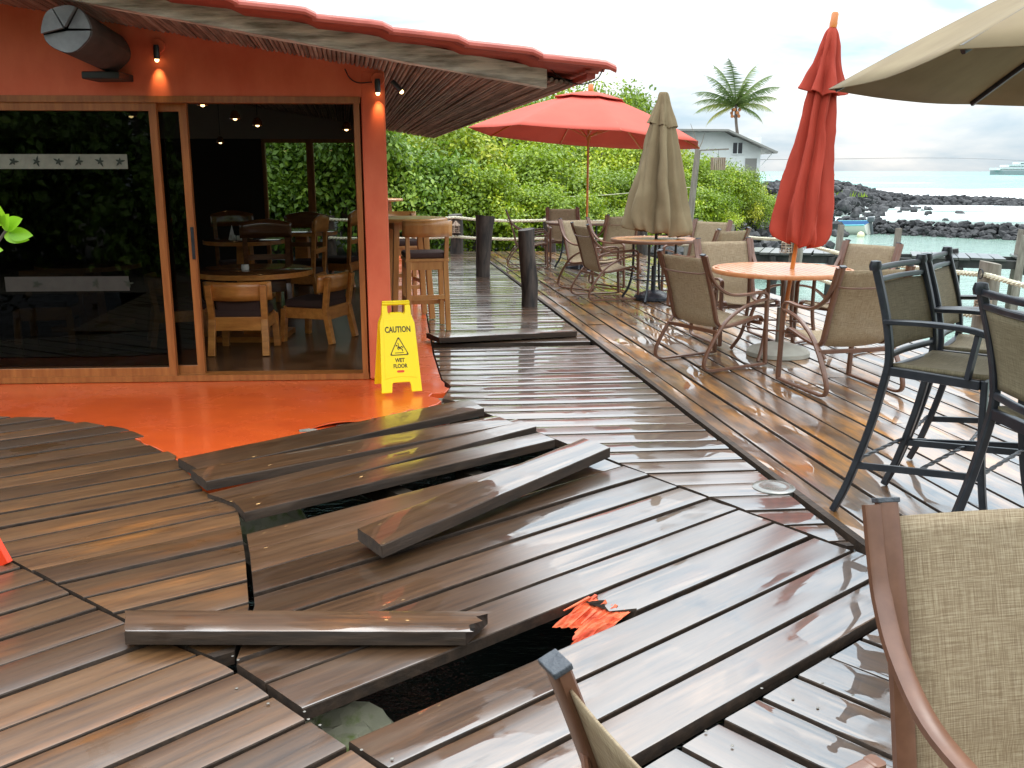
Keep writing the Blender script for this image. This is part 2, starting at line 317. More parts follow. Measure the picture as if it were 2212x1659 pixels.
def sling(name, c1, c2, c3, scale, alpha):
    m = bpy.data.materials.new(name); m.use_nodes = True; t = m.node_tree; b = t.nodes['Principled BSDF']
    uv = N(t, 'ShaderNodeUVMap'); cols = []
    for sx, sy in ((scale, scale * .035), (scale * .035, scale)):
        mp_ = N(t, 'ShaderNodeMapping'); mp_.inputs['Scale'].default_value = (sx, sy, 1); t.links.new(uv.outputs[0], mp_.inputs[0])
        n_ = N(t, 'ShaderNodeTexNoise', Scale=1.0, Detail=3.0, Roughness=.7); t.links.new(mp_.outputs[0], n_.inputs['Vector']); cols.append(n_)
    a = N(t, 'ShaderNodeMath', operation='ADD'); t.links.new(cols[0].outputs[0], a.inputs[0]); t.links.new(cols[1].outputs[0], a.inputs[1])
    h = N(t, 'ShaderNodeMath', operation='MULTIPLY'); h.inputs[1].default_value = .5; t.links.new(a.outputs[0], h.inputs[0])
    rp = N(t, 'ShaderNodeValToRGB'); e = rp.color_ramp.elements; e[0].position = .36; e[1].position = .64; e[0].color = (*c1, 1); e[1].color = (*c3, 1)
    k = rp.color_ramp.elements.new(.5); k.color = (*c2, 1); t.links.new(h.outputs[0], rp.inputs[0])
    t.links.new(rp.outputs[0], b.inputs['Base Color']); b.inputs['Roughness'].default_value = .75
    bp = N(t, 'ShaderNodeBump', Strength=.4, Distance=.002); t.links.new(h.outputs[0], bp.inputs['Height']); t.links.new(bp.outputs[0], b.inputs['Normal'])
    # open weave: some light passes straight through and some glows through the threads
    tr = N(t, 'ShaderNodeBsdfTransparent'); tl = N(t, 'ShaderNodeBsdfTranslucent'); t.links.new(rp.outputs[0], tl.inputs[0])
    m1 = N(t, 'ShaderNodeMixShader'); m1.inputs[0].default_value = .22; t.links.new(b.outputs[0], m1.inputs[1]); t.links.new(tl.outputs[0], m1.inputs[2])
    m2_ = N(t, 'ShaderNodeMixShader'); m2_.inputs[0].default_value = alpha; t.links.new(m1.outputs[0], m2_.inputs[1]); t.links.new(tr.outputs[0], m2_.inputs[2])
    t.links.new(m2_.outputs[0], t.nodes['Material Output'].inputs[0]); return m
M['sling'] = sling('brown woven sling', (.20, .13, .07), (.345, .255, .155), (.54, .44, .29), 400, .12)
M['sling2'] = sling('olive woven sling', (.16, .125, .07), (.27, .22, .13), (.38, .315, .20), 300, .06)
def canvas_tl(mm, k):
    t = mm.node_tree; b = t.nodes['Principled BSDF']; src = b.inputs['Base Color'].links[0].from_socket
    tl = N(t, 'ShaderNodeBsdfTranslucent'); t.links.new(src, tl.inputs[0])
    m1 = N(t, 'ShaderNodeMixShader'); m1.inputs[0].default_value = k; t.links.new(b.outputs[0], m1.inputs[1]); t.links.new(tl.outputs[0], m1.inputs[2])
    t.links.new(m1.outputs[0], t.nodes['Material Output'].inputs[0])
for k in ('redcanvas', 'redcanvas2', 'tancanvas'): canvas_tl(M[k], .22)
def leafmat(name, c1, c2, c3):
    m = bpy.data.materials.new(name); m.use_nodes = True; t = m.node_tree; b = t.nodes['Principled BSDF']
    at = N(t, 'ShaderNodeAttribute', attribute_name='tint'); rp = N(t, 'ShaderNodeValToRGB'); e = rp.color_ramp.elements
    e[0].color = (*c1, 1); e[1].color = (*c3, 1); k = e.new(.55); k.color = (*c2, 1); t.links.new(at.outputs['Fac'], rp.inputs[0])
    t.links.new(rp.outputs[0], b.inputs['Base Color']); b.inputs['Roughness'].default_value = .42
    tl = N(t, 'ShaderNodeBsdfTranslucent'); t.links.new(rp.outputs[0], tl.inputs[0])
    m1 = N(t, 'ShaderNodeMixShader'); m1.inputs[0].default_value = .32; t.links.new(b.outputs[0], m1.inputs[1]); t.links.new(tl.outputs[0], m1.inputs[2])
    t.links.new(m1.outputs[0], t.nodes['Material Output'].inputs[0]); return m
M['leaf'] = leafmat('bright mangrove leaves', (.12, .195, .008), (.27, .39, .014), (.52, .56, .032))
M['leafdark'] = leafmat('dark green leaves', (.070, .145, .012), (.170, .290, .022), (.34, .46, .05))
M['leafyel'] = leafmat('yellow green leaves', (.14, .21, .010), (.30, .40, .018), (.56, .54, .045))
M['leafnear'] = leafmat('lime leaves', (.16, .36, .010), (.26, .52, .016), (.36, .62, .030))
M['palmleaf'] = leafmat('palm fronds', (.055, .10, .025), (.13, .19, .045), (.46, .40, .10))
M['grass'] = leafmat('shore grass', (.12, .20, .01), (.20, .30, .012), (.32, .40, .02))
def glassmat(name, tint, refl=1.0):
    m = bpy.data.materials.new(name); m.use_nodes = True; t = m.node_tree; t.nodes.remove(t.nodes['Principled BSDF'])
    tr = N(t, 'ShaderNodeBsdfTransparent'); tr.inputs[0].default_value = (*tint, 1); gl = N(t, 'ShaderNodeBsdfGlossy'); gl.inputs['Roughness'].default_value = .004
    fr = N(t, 'ShaderNodeFresnel', IOR=1.52); mu = N(t, 'ShaderNodeMath', operation='MULTIPLY'); mu.inputs[1].default_value = refl; mu.use_clamp = True
    t.links.new(fr.outputs[0], mu.inputs[0]); ms = N(t, 'ShaderNodeMixShader'); t.links.new(mu.outputs[0], ms.inputs[0]); t.links.new(tr.outputs[0], ms.inputs[1]); t.links.new(gl.outputs[0], ms.inputs[2])
    t.links.new(ms.outputs[0], t.nodes['Material Output'].inputs[0]); return m
M['glass'] = glassmat('tinted door glass', (.28, .30, .30), .5)
M['glassback'] = glassmat('back window glass', (.36, .38, .35), 1.0)
def seamat():
    m = bpy.data.materials.new('turquoise sea water'); m.use_nodes = True; t = m.node_tree; b = t.nodes['Principled BSDF']
    geo = N(t, 'ShaderNodeNewGeometry'); at = N(t, 'ShaderNodeAttribute', attribute_name='foam')
    mpn = N(t, 'ShaderNodeMapping'); mpn.inputs['Scale'].default_value = (.10, .34, 1); t.links.new(geo.outputs['Position'], mpn.inputs[0])
    n1 = N(t, 'ShaderNodeTexNoise', Scale=1.0, Detail=9.0, Roughness=.68, Distortion=.5); t.links.new(mpn.outputs[0], n1.inputs['Vector'])
    ad = N(t, 'ShaderNodeMath', operation='ADD'); t.links.new(n1.outputs[0], ad.inputs[0]); t.links.new(at.outputs['Fac'], ad.inputs[1])
    fr = N(t, 'ShaderNodeMapRange'); fr.inputs['From Min'].default_value = .92; fr.inputs['From Max'].default_value = 1.10; t.links.new(ad.outputs[0], fr.inputs['Value'])
    dp = N(t, 'ShaderNodeAttribute', attribute_name='shade_to_teal'); mc = N(t, 'ShaderNodeValToRGB'); t.links.new(dp.outputs['Fac'], mc.inputs[0]); ee = mc.color_ramp.elements; ee[0].color = (.006, .009, .008, 1); ee[1].color = (.13, .56, .46, 1); e2 = ee.new(.45); e2.color = (.26, .38, .31, 1)  # dark end paints the deck's shade, middle the pale sky reflection
    mx = N(t, 'ShaderNodeMix', data_type='RGBA'); t.links.new(fr.outputs[0], mx.inputs[0]); t.links.new(mc.outputs[0], mx.inputs[6]); mx.inputs[7].default_value = (.88, .90, .88, 1)
    t.links.new(mx.outputs[2], b.inputs['Base Color'])
    rr = N(t, 'ShaderNodeMapRange'); rr.inputs['To Min'].default_value = .07; rr.inputs['To Max'].default_value = .8; t.links.new(fr.outputs[0], rr.inputs['Value']); t.links.new(rr.outputs[0], b.inputs['Roughness'])
    mb = N(t, 'ShaderNodeMapping'); mb.inputs['Scale'].default_value = (1.3, 2.8, 1); t.links.new(geo.outputs['Position'], mb.inputs[0])
    n2 = N(t, 'ShaderNodeTexNoise', Scale=1.5, Detail=5.0, Roughness=.6); t.links.new(mb.outputs[0], n2.inputs['Vector'])
    bp = N(t, 'ShaderNodeBump', Strength=.5, Distance=.10); t.links.new(n2.outputs[0], bp.inputs['Height']); t.links.new(bp.outputs[0], b.inputs['Normal'])
    b.inputs['IOR'].default_value = 1.333
    return m
M['sea'] = seamat()

# ================================================================== deck
def interval(poly, ang, o):
    n = (-sin(ang), cos(ang)); d = (cos(ang), sin(ang)); ts = []
    for i in range(len(poly)):
        a, b = poly[i], poly[(i + 1) % len(poly)]
        oa = a[0] * n[0] + a[1] * n[1] - o; ob = b[0] * n[0] + b[1] * n[1] - o
        if (oa < 0) != (ob < 0):
            k = oa / (oa - ob); ts.append((a[0] + (b[0] - a[0]) * k) * d[0] + (a[1] + (b[1] - a[1]) * k) * d[1])
    ts.sort(); return ts
ROWS = (0, .014, .05, .3, .5, .7, .95, .986, 1)
DROP = (-.0045, -.0008, 0, 0, 0, 0, 0, -.0008, -.0045)
def plank_mesh(ang, o1, o2, t_of, z=0., roll=0., pitch=0., thick=.046, crown=.0025, nseg=7, jag0=0., jag1=0., rough=.0022):
    """one board: t_of(o) gives its two ends along the board, or None"""
    rows = []
    for u, dz in zip(ROWS, DROP):
        o = o1 + (o2 - o1) * u; oc = min(max(o, o1 + .001), o2 - .001); iv = t_of(oc)
        if iv is None or iv[1] - iv[0] < .03: continue
        rows.append((u, dz, o, iv[0] + random.uniform(0, jag0), iv[1] - random.uniform(0, jag1)))
    if len(rows) < 3: return None
    c, s = cos(ang), sin(ang); wob = random.uniform(0, 50); w = o2 - o1
    V = []; UV = []; tm = (rows[0][3] + rows[0][4]) / 2
    for i in range(nseg + 1):
        k = i / nseg; pts = []
        for u, dz, o, ta, tb in rows:
            t = ta + (tb - ta) * k
            zz = z + dz + crown * (1 - (2 * u - 1) ** 2) + roll * (u - .5) * w + pitch * (t - tm) + .0025 * mnoise.noise((t * .8 + wob, o * 3, 0))
            edge = 1 if u in (0, 1) else (.6 if u < .02 or u > .98 else 0)
            oo = o + rough * edge * (mnoise.noise((t * 3.1 + wob, u * 9, 2)) + .8 * mnoise.noise((t * 11 + wob, u * 5, 7))); zz -= rough * edge * max(0, mnoise.noise((t * 6 + wob, u * 3, 4))) * 1.5
            pts.append((t, oo, zz))
        for u, dz, o, ta, tb in (rows[-1], rows[0]):
            t = ta + (tb - ta) * k; pts.append((t, o, z - thick + roll * (u - .5) * w + pitch * (t - tm)))
        for t, o, zz in pts: V.append((t * c - o * s, t * s + o * c, zz)); UV.append((t, o if zz > z - thick + .02 else o + .05))
    R = len(rows) + 2; F = []; MI = []
    for i in range(nseg):
        for j in range(R):
            j2 = (j + 1) % R; F.append((i * R + j, (i + 1) * R + j, (i + 1) * R + j2, i * R + j2)); MI.append(0 if 1 <= j <= R - 5 else 1)
    MI += [1, 1]; F.append(tuple(range(R))); F.append(tuple(nseg * R + j for j in range(R))[::-1])
    me = bpy.data.meshes.new('plank'); me.from_pydata(V, [], F); me.polygons.foreach_set('material_index', MI)
    uvl = me.uv_layers.new(name='UVMap'); uvl.data.foreach_set('uv', [q for l in me.loops for q in UV[l.vertex_index]])
    bm = bmesh.new(); bm.from_mesh(me); bmesh.ops.recalc_face_normals(bm, faces=bm.faces); bm.to_mesh(me); bm.free()
    me.polygons.foreach_set('use_smooth', [True] * len(me.polygons)); me.set_sharp_from_angle(angle=radians(32))
    return me
deck = thing('wooden_deck', 'wet timber deck of wide brown boards laid in several directions', None); del deck['label']; deck['kind'] = 'structure'
def board(mat_, ang, o1, o2, t_of, name='plank', parent=deck, **kw):
    me = plank_mesh(ang, o1, o2, t_of, **kw)
    if me is None: return None
    me.materials.append(mat_); me.materials.append(M['side']); o = bpy.data.objects.new(name, me); link(o, parent)
    return o
def zone(poly, deg, offs, mat_, gap=.0145, seg=None, skip=(), wild=1.0, endvar=0.):
    ang = radians(deg)
    for o1, o2 in zip(offs[:-1], offs[1:]):
        ev = random.uniform(-.2, 1) * endvar
        if any(abs(o1 - s) < 1e-6 for s in skip): continue
        def iv(o):
            ts = interval(poly, ang, o)
            return (ts[0] + .004, ts[-1] - .004 + (ev if ts[-1] * cos(ang) - o * sin(ang) < -1.9 else 0)) if len(ts) >= 2 else None
        mid = iv((o1 + o2) / 2)
        if mid is None:
            board(mat_, ang, o1 + gap / 2, o2 - gap / 2, iv); continue
        cuts = [-1e9]
        if seg:
            t = mid[0] + random.uniform(.3, 1) * seg
            while t < mid[1] - .6: cuts.append(t); t += seg * random.uniform(.8, 1.15)
        cuts.append(1e9); g = gap * random.uniform(.55, 1.7)
        for a, b in zip(cuts[:-1], cuts[1:]):
            def iv2(o):
                q = iv(o)
                if q is None: return None
                return (max(q[0], a + .002), min(q[1], b - .002))
            L_ = min(mid[1], b) - max(mid[0], a)
            board(mat_, ang, o1 + g / 2, o2 - g / 2, iv2, z=random.uniform(-.004, .004) * wild, roll=random.uniform(-.022, .022) * wild, crown=random.uniform(-.0012, .0026), nseg=max(6, min(22, int(L_ * 6))))
def rng(a, b, st): return [a + i * st for i in range(int((b - a) / st) + 2)]
S1 = [(-3.3, 4.64), (-2.07, 3.643), (-1.38, 3.105), (-.928, 2.80), (-.486, 2.39), (.35, 1.58)]
# lower left field
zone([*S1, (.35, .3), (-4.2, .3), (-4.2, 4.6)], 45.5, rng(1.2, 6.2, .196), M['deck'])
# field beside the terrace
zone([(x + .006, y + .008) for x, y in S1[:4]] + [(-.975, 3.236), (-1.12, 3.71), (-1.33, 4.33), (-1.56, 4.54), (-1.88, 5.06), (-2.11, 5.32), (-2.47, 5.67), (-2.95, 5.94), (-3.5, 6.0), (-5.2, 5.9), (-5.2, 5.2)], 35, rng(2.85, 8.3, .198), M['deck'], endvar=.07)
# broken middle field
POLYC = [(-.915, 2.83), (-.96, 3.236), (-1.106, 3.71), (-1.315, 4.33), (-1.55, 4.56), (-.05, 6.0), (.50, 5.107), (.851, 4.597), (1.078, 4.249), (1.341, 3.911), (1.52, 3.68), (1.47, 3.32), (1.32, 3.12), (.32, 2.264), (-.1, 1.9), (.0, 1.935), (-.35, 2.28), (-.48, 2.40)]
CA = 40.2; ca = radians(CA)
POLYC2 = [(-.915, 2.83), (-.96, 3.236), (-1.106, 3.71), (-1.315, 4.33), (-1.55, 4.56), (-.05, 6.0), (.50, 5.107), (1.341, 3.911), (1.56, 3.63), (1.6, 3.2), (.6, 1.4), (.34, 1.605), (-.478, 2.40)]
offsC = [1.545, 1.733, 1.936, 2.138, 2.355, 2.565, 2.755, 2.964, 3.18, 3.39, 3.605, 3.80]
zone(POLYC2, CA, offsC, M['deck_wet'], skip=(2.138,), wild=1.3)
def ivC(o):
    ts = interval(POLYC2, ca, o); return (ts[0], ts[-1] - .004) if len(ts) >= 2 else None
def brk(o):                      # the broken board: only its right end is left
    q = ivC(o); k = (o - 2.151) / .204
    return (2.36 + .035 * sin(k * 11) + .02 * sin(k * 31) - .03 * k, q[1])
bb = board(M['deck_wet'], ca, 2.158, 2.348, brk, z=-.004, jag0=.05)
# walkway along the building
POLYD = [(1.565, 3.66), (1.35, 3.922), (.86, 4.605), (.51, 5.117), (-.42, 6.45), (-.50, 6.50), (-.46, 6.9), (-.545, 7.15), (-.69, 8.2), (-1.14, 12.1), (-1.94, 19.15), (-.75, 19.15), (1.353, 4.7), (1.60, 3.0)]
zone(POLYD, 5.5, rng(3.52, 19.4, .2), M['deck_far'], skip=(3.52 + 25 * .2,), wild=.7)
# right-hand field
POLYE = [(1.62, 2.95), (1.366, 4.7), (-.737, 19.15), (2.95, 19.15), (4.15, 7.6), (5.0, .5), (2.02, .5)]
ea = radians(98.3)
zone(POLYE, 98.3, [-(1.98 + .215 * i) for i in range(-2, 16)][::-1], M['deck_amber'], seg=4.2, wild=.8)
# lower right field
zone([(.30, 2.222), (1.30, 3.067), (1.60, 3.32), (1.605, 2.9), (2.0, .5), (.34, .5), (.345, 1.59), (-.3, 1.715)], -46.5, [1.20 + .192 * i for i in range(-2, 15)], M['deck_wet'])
# joists below
for i, (x, y, dgr, L_) in enumerate([(-.52, 4.62, -50, 3.0), (.55, 4.1, -50, 2.6), (-1.15, 3.85, -50, 1.5), (1.1, 3.4, -50, 3.0), (-1.9, 3.4, -50, 4)]):
    R = Matrix.Rotation(radians(dgr), 3, 'Z')
    MB().box((x, y, -.105), (L_, .09, .10), R).build('joist', M['joist'], deck)
for i in range(9):
    MB().box((.6 - .146 * (2 * i), 5.6 + 1.7 * i, -.105), (.1, 3.2, .1), Matrix.Rotation(radians(98.3 - 90), 3, 'Z')).build('joist', M['joist'], deck)
    MB().box((2.6 - .13 * i, 3.6 + 1.9 * i, -.112), (3.4, .1, .1), Matrix.Rotation(radians(8.3), 3, 'Z')).build('joist', M['joist'], deck)
# screws in the boards near the seams
scr = MB(); scr.lathe([(.0048, 0), (.0048, .0012), (.002, .0016)], 8); scm = scr.mesh('screw', M['screw'])
for (x, y) in [(-.93, 2.86), (-.905, 2.835), (-.86, 2.66), (-.74, 2.575), (-.60, 2.49), (-.56, 2.46), (-.42, 2.34), (-.33, 2.30), (1.05, 2.62), (.98, 2.69), (.86, 2.60), (.78, 2.66), (.62, 2.36), (.56, 2.43), (.92, 2.55), (-.62, 2.53)]:
    o = bpy.data.objects.new('screw', scm); link(o, deck); o.location = (x, y, .004)
# splintered red end of the broken board
sp = MB(); c, s = cos(ca), sin(ca)
def spl(u, v):           # torn orange heartwood sloping down into the hole
    o = 2.162 + .182 * v; e = 2.40 - .03 * v; ln = .20 + .05 * sin(v * 7) + .035 * mnoise.noise((v * 17, 3, 0)) - .10 * abs(v - .5) ** 1.5
    t = e - ln * u; rz_ = .020 * mnoise.noise((v * 9, u * 2.5, 1)) + .012 * mnoise.noise((v * 30, u * 6, 5))
    return Vector((t * c - o * s, t * s + o * c, -.004 - .055 * u ** 1.2 + rz_))
sp.grid(spl, 10, 34)
for i in range(7):
    k = random.random(); o = 2.165 + .176 * k; t1 = 2.40 - random.uniform(.0, .10); ln = random.uniform(.06, .15); zz = .004 - random.random() * .02
    w = random.uniform(.008, .020); a = Vector((t1 * c - o * s, t1 * s + o * c, zz)); b_ = Vector(((t1 - ln) * c - o * s, (t1 - ln) * s + o * c, zz - .03 + random.uniform(-.01, .02)))
    sp.bar(a, b_, w, .010, w2=.004, h2=.003)
sp.build('splintered_end', M['redwood'], deck, fix=False)['kind'] = 'stuff'
# round cover let into the boards
MB().lathe([(.0, -.03), (.108, -.03), (.108, .007), (.1, .012), (.06, .012), (.055, .0105), (.0, .0105)], 40, (1.335, 4.575, 0)).build('round_cover', M['disc'], deck, smooth=True)

# ---- boards that have come loose: each a thing of its own
def loose(label, TL, BL, BR, TR, zl, zr, name='loose_plank', thick=.05, matk='deck_wet', tilt=0., group=None, jag=.008):
    """corners of the top face (x, y); zl, zr height of the top at its left and right end"""
    TL, BL, BR, TR = [Vector(p) for p in (TL, BL, BR, TR)]
    cen = (TL + BL + BR + TR) / 4; d = ((BR + TR) - (TL + BL)).normalized(); ang = atan2(d.y, d.x); L_ = (((BR + TR) - (TL + BL)) / 2).length
    w = (((TL - BL).length + (TR - BR).length) / 2); nrm = Vector((-d.y, d.x))
    skl = (TL - BL).dot(d) / 2; skr = (TR - BR).dot(d) / 2
    me = plank_mesh(0, -w / 2, w / 2, lambda o: (-L_ / 2 + skl * o / (w / 2), L_ / 2 + skr * o / (w / 2)), thick=thick, crown=.0015, nseg=26, jag0=.006, jag1=jag, pitch=(zr - zl) / L_, roll=tilt, rough=.0028)
    me.materials.append(M[matk]); me.materials.append(M['side']); o = bpy.data.objects.new(name, me); link(o); o.location = (cen.x, cen.y, (zl + zr) / 2); o.rotation_euler = (0, 0, ang)
    return tag(o, label, 'plank', group)
loose('loose plank lying along the edge of the orange terrace', (-1.811, 4.896), (-1.652, 4.717), (-.168, 5.903), (-.316, 6.178), .055, .085, thick=.05)
loose('lifted plank with its end grain showing, second from the orange terrace', (-1.657, 4.639), (-1.53, 4.47), (.03, 5.66), (-.11, 5.867), .075, .05)
loose('lifted plank between the second raised board and the one beside the long gap', (-1.50, 4.42), (-1.345, 4.300), (.165, 5.58), (.012, 5.79), .022, .05)
loose('plank bordering the long dark gap, with a thick dark side', (-1.345, 4.30), (-1.25, 4.15), (.258, 5.355), (.155, 5.51), .03, .035)
loose('loose plank lying diagonally across the boards over the end of the gap', (-.66, 3.77), (-.53, 3.575), (.529, 4.96), (.416, 5.135), .10, .105, thick=.055)
loose('loose plank with a ragged tip lying beside the large black hole', (-1.36, 3.06), (-1.30, 2.885), (-.13, 2.945), (-.06, 3.05), .078, .062, thick=.05, jag=.05)
loose('loose plank lying across the walkway before the dark log post', (-.822, 8.88), (-.674, 8.60), (.636, 9.067), (.61, 9.35), .075, .06, matk='deck_far')
# below the deck
def rock(name, c, r, seed, mat_, sq=(1, 1, .7), parent=None, sub=3):
    bm = bmesh.new(); bmesh.ops.create_icosphere(bm, subdivisions=sub, radius=1)
    for v in bm.verts:
        q = v.co * 1.3 + Vector((seed * 7.3, seed * 1.7, 0)); k = 1 + .28 * mnoise.noise(q) + .14 * mnoise.noise(q * 2.7) + .07 * mnoise.noise(q * 6)
        v.co = Vector((v.co.x * sq[0], v.co.y * sq[1], v.co.z * sq[2])) * k * r
    me = bpy.data.meshes.new(name); bm.to_mesh(me); bm.free(); me.materials.append(mat_)
    o = bpy.data.objects.new(name, me); link(o, parent); o.location = c; return o
tag(rock('mossy_rock', (-.60, 2.78, -.40), .24, 3, M['mossrock'], (1.1, .8, .9), None, 4), 'pale mossy rock seen through the large hole in the deck', 'rock')
tag(rock('mossy_rock', (-1.32, 4.82, -.34), .22, 5, M['mossrock'], (1, .8, .9)), 'yellow green mossy rock at the end of the long gap', 'rock')

# ================================================================== terrace and building
K = Vector((-.93, 7.17)); EV = Vector((.998, .06)); DV = Vector((-.17, .985))
def BP(a, b, z=0.): p = K + EV * a + DV * b; return Vector((p.x, p.y, z))
def ZR(a): return 2.305 - .163 * a
front = [(-6.2, 5.85), (-5.2, 5.915), (-3.5, 6.015), (-2.95, 5.955), (-2.47, 5.685), (-2.11, 5.332), (-1.89, 5.078), (-1.6, 5.26), (-1.2, 5.62), (-1.0, 5.78)]
broken = [(-.86, 5.98), (-.80, 6.12), (-.74, 6.14), (-.69, 6.23), (-.60, 6.24), (-.56, 6.33), (-.52, 6.38), (-.50, 6.47), (-.535, 6.56), (-.60, 6.62), (-.585, 6.70), (-.49, 6.73), (-.47, 6.86)]
ter = front + broken + [(-.55, 7.15), (-.70, 8.2), (-1.15, 12.1), (-1.96, 19.15), (-2.6, 19.15), tuple(BP(0, .2)[:2]), tuple(BP(-5.4, .2)[:2])]
tb = MB(); tr2 = []
for (x0, y0), (x1, y1) in zip(ter, ter[1:] + ter[:1]):
    L_ = hypot(x1 - x0, y1 - y0); nn = max(1, int(L_ / .09)) if max(y0, y1) < 7.2 and min(y0, y1) < 7 and L_ < 2.5 else 1
    for q in range(nn):
        f_ = q / nn; amp = .016 if 0 < f_ else 0; tr2.append((x0 + (x1 - x0) * f_ + random.uniform(-amp, amp), y0 + (y1 - y0) * f_ + random.uniform(-amp, amp)))
tb.prism(tr2, -.28, -.005)
to = tb.build('terrace', M['terrace'], None, bevel=.004); to['kind'] = 'structure'
# grey chips where the paint has broken away
def chip(pts, z):
    MB().prism(pts, z, z + .006).build('chip', M['concrete'], to)
chip([(-1.335, 5.69), (-1.27, 5.73), (-1.22, 5.70), (-1.26, 5.66), (-1.32, 5.65)], -.006)
chip([(-1.12, 5.80), (-1.06, 5.86), (-.99, 5.87), (-.95, 5.92), (-.92, 5.87), (-.98, 5.80), (-1.05, 5.78)], -.006)
chip([(-.93, 5.95), (-.87, 5.99), (-.84, 5.97), (-.89, 5.92)], -.006)
fl = MB(); fl.grid(lambda u, v: (-1.27 + .33 * u + .03 * v, 5.71 + .16 * u + .12 * v, .004 + .022 * (1 - v) * sin(pi * u)), 6, 3); o = fl.build('lifted_flake', M['terrace'], to); o.modifiers.new('s', 'SOLIDIFY').thickness = .006
cr_ = MB()
for (x, y, r) in [(-.78, 6.02, .07), (-.66, 6.16, .06), (-.50, 6.60, .06), (-.88, 5.94, .05)]:
    rock('concrete_lump', (x + .03, y - .04, -.035), r, x * 9, M['concrete'], (1.4, 1, .5), to, 2)
for (x, y, r) in [(-.40, 6.62, .06), (-.44, 6.98, .05)]:
    rock('split_wood_end', (x, y, -.05), r, x * 5, M['redwood'], (2.0, .8, .6), to, 2)

bld = thing('restaurant_building', 'orange red restaurant building with timber sliding doors and red roof', 'building', (0, 0, 0))
# header wall, pillar, side and back walls
w = MB()
A0, A1 = -7.0, 0.0
zb = 2.105
vs = [BP(A0, 0, zb), BP(A1, 0, zb), BP(A1, .17, zb), BP(A0, .17, zb), BP(A0, 0, ZR(A0)), BP(A1, 0, ZR(A1)), BP(A1, .17, ZR(A1)), BP(A0, .17, ZR(A0))]
w.add(vs, [(0, 3, 2, 1), (4, 5, 6, 7), (0, 1, 5, 4), (1, 2, 6, 5), (2, 3, 7, 6), (3, 0, 4, 7)])
w.build('front_wall', M['stucco'], bld)
w = MB(); q = [BP(-.172, -.003), BP(.003, -.003), BP(.003, .25), BP(-.172, .25)]
w.prism([(p.x, p.y) for p in q], .0, 2.29); w.build('pillar', M['stucco'], bld, bevel=.012)
w = MB()
vs = [BP(-9, 8.5, 2.08), BP(0, 8.5, 2.08), BP(0, 8.65, 2.08), BP(-9, 8.65, 2.08), BP(-9, 8.5, ZR(-9)), BP(0, 8.5, ZR(0)), BP(0, 8.65, ZR(0)), BP(-9, 8.65, ZR(-9))]
w.add(vs, [(0, 3, 2, 1), (4, 5, 6, 7), (0, 1, 5, 4), (1, 2, 6, 5), (2, 3, 7, 6), (3, 0, 4, 7)]); w.build('back_wall', M['inwall'], bld)
w = MB(); q = [BP(-9, 0), BP(-8.85, 0), BP(-8.85, 8.6), BP(-9, 8.6)]; w.prism([(p.x, p.y) for p in q], 0, 3.6); w.build('left_wall', M['inwall'], bld)
# solid part of the back wall (the far left is blind)
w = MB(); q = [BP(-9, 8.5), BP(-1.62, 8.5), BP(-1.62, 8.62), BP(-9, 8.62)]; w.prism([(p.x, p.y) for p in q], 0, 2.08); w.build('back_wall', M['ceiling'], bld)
fo = MB(); q = [BP(-9, .03), BP(0, .2), BP(0, 8.7), BP(-9, 8.7)]; fo.prism([(p.x, p.y) for p in q], -.1, .006); f_ = fo.build('interior_floor', M['floor'], None); f_['kind'] = 'structure'
# back windows
for a0, a1 in ((-1.59, -.88), (-.83, -.12)):
    g_ = MB(); g_.add([BP(a0, 8.55, .05), BP(a1, 8.55, .05), BP(a1, 8.55, 2.06), BP(a0, 8.55, 2.06)], [(0, 1, 2, 3)]); wf = MB()
    for aa in (a0, a1): wf.bar(BP(aa, 8.55, .01), BP(aa, 8.55, 2.08), .06, .06, up=(0, 1, 0))
    wf.bar(BP(a0, 8.55, .04), BP(a1, 8.55, .04), .05, .06); wf.bar(BP(a0, 8.55, 2.05), BP(a1, 8.55, 2.05), .05, .06)
    fr_ = wf.build('back_window', M['doorwood'], bld); g_.build('pane', M['glassback'], fr_)
# side row of narrow posts and panes
for i, b in enumerate((.9, 1.75, 2.6, 3.5, 4.4, 5.4, 6.4, 7.5)):
    MB().bar(BP(-.085, b, .01), BP(-.085, b, 2.10), .045, .05, up=(0, 1, 0)).build('side_post', M['greypost'], bld)
sg = MB(); sg.add([BP(-.085, .3, .05), BP(-.085, 8.5, .05), BP(-.085, 8.5, 2.06), BP(-.085, .3, 2.06)], [(0, 1, 2, 3)]); sg.build('side_pane', M['glassback'], bld)
w = MB(); w.add([BP(-.15, .25, 2.06), BP(-.02, .25, 2.06), BP(-.02, 8.6, 2.06), BP(-.15, 8.6, 2.06), BP(-.15, .25, 2.31), BP(-.02, .25, 2.29), BP(-.02, 8.6, 2.29), BP(-.15, 8.6, 2.31)], [(0, 3, 2, 1), (4, 5, 6, 7), (0, 1, 5, 4), (1, 2, 6, 5), (2, 3, 7, 6), (3, 0, 4, 7)]); w.build('side_lintel', M['stucco'], bld)
